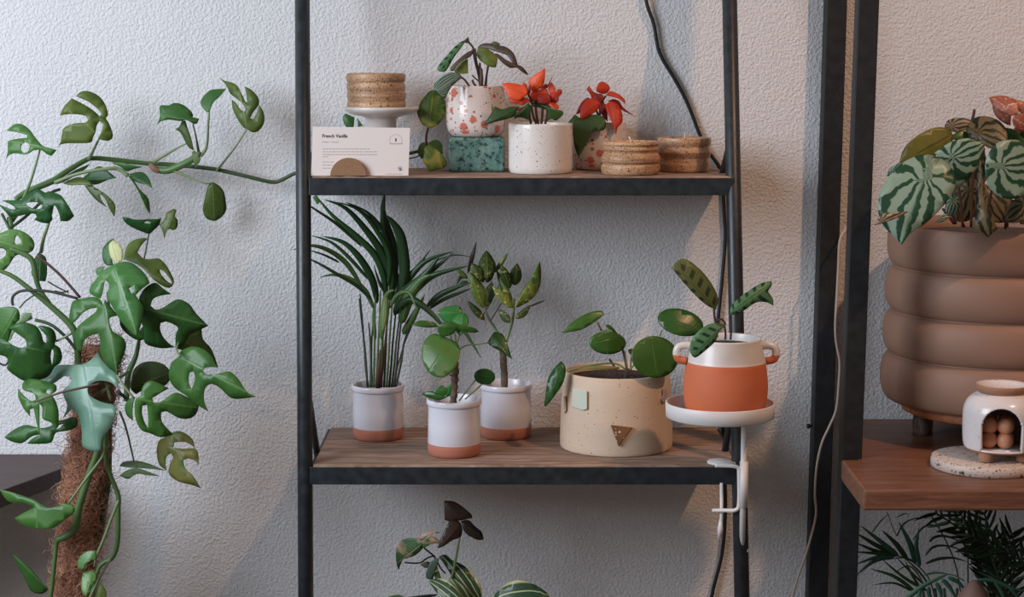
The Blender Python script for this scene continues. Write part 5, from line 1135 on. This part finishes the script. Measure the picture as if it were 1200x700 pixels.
# ================================================================== PALM BEHIND, UNDER THE BOARD
bpx = P(1110, 700, -.2); pl2 = thing('floor_palm', 'feathery dark green palm growing up beneath the reddish board', 'plant', (bpx.x, -.2, 0))
lathe('pot', [(0, 0), (.10, 0), (.11, .01), (.13, .27), (.14, .275), (.14, .30), (.125, .30), (.12, .27), (0, .27)], M['taupe'], pl2, (bpx.x, -.2, 0), 48)
lathe('soil', [(0, .272), (.121, .271)], M['soil'], pl2, (bpx.x, -.2, 0), 32)
A21 = (990, 590); s21 = 5.714
def bl_(pts, w, Y, mat='palmd', Y2=None): return blade(pl2, sc(A21, s21, pts), w/s21, Y, L[mat], Y2)
def st_(pts, w, Y, mat='darkstem'): return tube('stem', [(x, y, Y) for x, y in sc(A21, s21, pts)], w/s21/2*.00145, M[mat], pl2)
for pts, w in (([(360, 352), (250, 265), (105, 150)], 34), ([(330, 347), (200, 275), (75, 200)], 32), ([(290, 345), (180, 310), (70, 262)], 24), ([(330, 345), (200, 335), (70, 325)], 24), ([(320, 350), (200, 365), (70, 410)], 26), ([(340, 355), (200, 385), (75, 485)], 30), ([(420, 382), (350, 280), (250, 182)], 36), ([(475, 402), (440, 280), (362, 125)], 40), ([(505, 425), (478, 300), (497, 165)], 34)):
    bl_(pts, w, -.30, 'palmt' if rnd.random() < .35 else 'palm', -.33)
st_([(620, 700), (570, 520), (500, 430), (430, 380), (330, 346)], 9, -.30)
for pts, w in (([(560, 590), (400, 500), (245, 372)], 22), ([(470, 590), (330, 490), (172, 440)], 24), ([(450, 590), (330, 535), (192, 547)], 15), ([(560, 540), (480, 440), (380, 350)], 14), ([(550, 560), (430, 450), (330, 345)], 15), ([(520, 520), (430, 420), (310, 480)], 10), ([(480, 400), (400, 365), (280, 380)], 10), ([(500, 560), (450, 480), (400, 380)], 18)):
    bl_(pts, w, -.22)
st_([(570, 70), (650, 200), (720, 350), (760, 500), (800, 800)], 10, -.14); st_([(825, 60), (825, 300), (825, 520), (830, 800)], 11, -.18); st_([(285, 60), (320, 160), (345, 215)], 6, -.1)
for pts, w in (([(180, 200), (240, 120), (300, 70)], 9), ([(350, 225), (390, 140), (480, 100), (600, 102)], 10), ([(455, 250), (520, 165), (590, 145), (640, 165)], 12), ([(565, 262), (600, 228), (680, 222), (820, 275)], 20), ([(538, 352), (590, 295), (680, 285), (820, 325)], 17), ([(538, 406), (620, 375), (720, 366), (820, 392)], 20), ([(735, 325), (850, 320), (925, 352)], 16), ([(828, 412), (880, 400), (925, 402)], 12), ([(340, 100), (390, 75), (440, 68)], 7), ([(350, 225), (360, 190), (420, 120)], 7)):
    bl_(pts, w, -.16)
# teal frond in front
st_([(380, 660), (460, 590), (530, 550), (640, 490), (720, 480), (800, 520)], 9, -.42, 'vine')
for pts, w in (([(400, 650), (530, 550), (680, 485)], 34), ([(560, 560), (565, 610), (590, 680)], 30), ([(610, 530), (640, 590), (650, 680)], 30), ([(650, 510), (700, 560), (760, 660)], 30), ([(690, 495), (760, 530), (820, 600)], 28), ([(500, 580), (500, 630), (520, 700)], 26), ([(520, 480), (620, 465), (720, 480)], 14)): bl_(pts, w, -.42, 'palmt')
for pts, w in (([(880, 515), (1000, 520), (1120, 570), (1260, 600)], 30), ([(1000, 520), (1050, 600), (1080, 700)], 26), ([(1100, 560), (1150, 620), (1200, 700)], 28)): bl_(pts, w, -.40, 'palmt')
# dense fronds at the right: arching stalks with leaflets on both sides
r = random.Random(11)
for (pts, Yf, n) in (([(600, 60), (780, 180), (940, 330), (1050, 520), (1100, 720)], -.22, 15), ([(760, 60), (860, 180), (980, 360), (1060, 600)], -.26, 13), ([(930, 60), (990, 250), (1010, 450), (1020, 680)], -.20, 12), ([(1260, 260), (1160, 400), (1110, 560), (1090, 720)], -.24, 12), ([(840, 220), (940, 270), (1080, 330), (1240, 420)], -.28, 12), ([(900, 330), (940, 430), (960, 560), (960, 700)], -.17, 9), ([(1120, 200), (1080, 330), (1060, 500), (1050, 700)], -.18, 11)):
    cv = catmull(sc(A21, s21, [p for p in pts]), 8); cv = [Vector((p[0], p[1])) for p in cv]
    tube('stem', [(p.x, p.y, Yf) for p in cv[::4]], .0016, M['darkstem'], pl2)
    for i in range(n):
        p = cv[int((i+.5)/n*(len(cv)-1))]; q = cv[min(int((i+.5)/n*(len(cv)-1))+1, len(cv)-1)]; t = (p-q).normalized() if (p-q).length else Vector((0, -1))
        for sd in (-1, 1):
            nn = Vector((-t.y, t.x))*sd; ln = r.uniform(20, 34); d = (t*.75+nn*r.uniform(.45, .8)).normalized()
            e = p+d*ln+Vector((0, r.uniform(0, 5))); md = p+d*ln*.5+nn*1.5
            if e.y < 590: e.y = 590+r.uniform(0, 6)
            blade(pl2, [tuple(p), tuple(md), tuple(e)], r.uniform(3.2, 5.2), Yf+r.uniform(-.01, .01), L['palmd' if r.random() < .75 else 'palm'], Yf+r.uniform(-.05, .03))
for x in (1085, 1098, 1112, 1124, 1135, 1160, 1175): tube('stem', [(x+r.uniform(-6, 6), 690, -.2), (x*.6+1110*.4, 780, -.2), (1110+(x-1110)*.3, 960, -.2)], .0026, M['vine2'], pl2)
# pointed mauve-brown clay form between the fronds
mcx = P(1142, 690, -.47); zt_ = P(1142, 680, -.47).z
lathe('clay_cone', [(0, 0), (.075, 0), (.082, .02), (.080, zt_*.55), (.060, zt_*.8), (.040, zt_-.06), (.026, zt_-.028), (.012, zt_-.008), (.004, zt_-.001), (0, zt_)], M['mauve'], None, (mcx.x, -.47, 0), 64, 2,
      label='rounded mauve-brown clay form rising between palm leaves at lower right', cat='ornament')

# ================================================================== PLANT AT THE BOTTOM OF THE RACK
bc2 = Vector((P(535, 700, -.25).x, -.25, .33)); bt = thing('potted_houseplant', 'mixed plant with striped green leaves and three dark brown leaves, below the lower shelf', 'potted plant', bc2)
lathe('pot', [(0, 0), (.06, 0), (.07, .006), (.085, .13), (.085, .15), (.08, .152), (.078, .13), (0, .128)], M['glaze'], bt, bc2, 48)
lathe('soil', [(0, .13), (.078, .129)], M['soil'], bt, bc2, 32)
A22 = (430, 570); s22 = 5.217; Y = -.25
def l22(pts, dz, mat, **k): return lf(bt, A22, s22, pts, Y+dz, mat, **k)
l22([(472, 90), (530, 93), (590, 130), (640, 175), (642, 195), (590, 207), (550, 212), (510, 217), (475, 205), (474, 140)], -.02, 'dusk', mid=((540, 611), (522, 588)))
l22([(433, 380), (450, 320), (490, 240), (510, 213), (560, 213), (582, 260), (572, 310), (520, 332), (470, 367)], -.035, 'dusk', mid=((540, 613), (514, 642)))
l22([(572, 215), (620, 208), (660, 245), (700, 280), (714, 325), (680, 330), (620, 302), (590, 268)], -.03, 'dusk')
l22([(178, 390), (200, 340), (260, 316), (330, 330), (347, 370), (300, 420), (250, 440), (220, 450), (195, 512), (182, 480)], -.03, 'vari', mid=((495, 637), (466, 660)))
l22([(308, 325), (340, 285), (400, 270), (445, 286), (380, 300), (340, 332)], -.02, 'vari')
l22([(335, 345), (390, 308), (430, 322), (452, 352), (400, 352), (345, 382)], -.04, 'vari')
l22([(325, 480), (370, 460), (402, 482), (360, 502)], -.02, 'grey'); l22([(360, 540), (390, 460), (442, 438), (430, 490), (402, 572), (370, 567)], -.03, 'grey')
l22([(410, 530), (440, 518), (462, 600), (445, 655), (425, 605)], -.025, 'poin')
l22([(438, 432), (480, 418), (520, 450), (600, 490), (660, 550), (700, 620), (705, 720), (640, 740), (600, 690), (540, 600), (500, 520)], .0, 'hosta', mid=((517, 650), (560, 706)), fold=.2)
l22([(505, 560), (560, 580), (620, 640), (660, 740), (560, 760), (500, 640)], -.03, 'hosta', fold=.2)
l22([(375, 580), (450, 565), (520, 600), (590, 690), (600, 760), (480, 760), (430, 660)], -.05, 'hosta', fold=.2)
l22([(755, 700), (800, 640), (870, 590), (940, 576), (1040, 610), (1115, 672), (1120, 760), (900, 780), (780, 760)], -.02, 'hosta', mid=((575, 710), (645, 702)), fold=.15)
l22([(105, 680), (170, 658), (230, 676), (300, 700), (200, 740), (110, 710)], -.02, 'hosta'); l22([(240, 680), (340, 665), (435, 660), (420, 672), (330, 690)], -.01, 'grey')
for a, rr, mt_ in (([(565, 310), (548, 420), (525, 530), (500, 620), (475, 700), (460, 900)], .0022, 'petiole'), ([(350, 380), (410, 430), (450, 500), (480, 535)], .0016, 'darkstem'), ([(230, 467), (320, 470), (370, 440), (415, 425)], .0014, 'darkstem'), ([(415, 430), (430, 520), (440, 640), (450, 900)], .0016, 'petiole'), ([(780, 740), (700, 800), (600, 900)], .002, 'petiole'), ([(200, 700), (300, 800), (430, 900)], .002, 'petiole'), ([(620, 740), (560, 800), (500, 900)], .003, 'petiole'), ([(500, 620), (500, 720), (490, 900)], .003, 'petiole')):
    pp_ = [(x, y, Y) for x, y in sc(A22, s22, a)]
    tube('stem', pp_, rr, M[mt_], bt)
tube('stem', [(512, 740, Y), (526, 800, Y), (534, 840, Y), (535, 900, Y)], .004, M['vine2'], bt)
tube('stem', [(560, 735, Y), (548, 800, Y), (537, 850, Y)], .003, M['vine2'], bt)
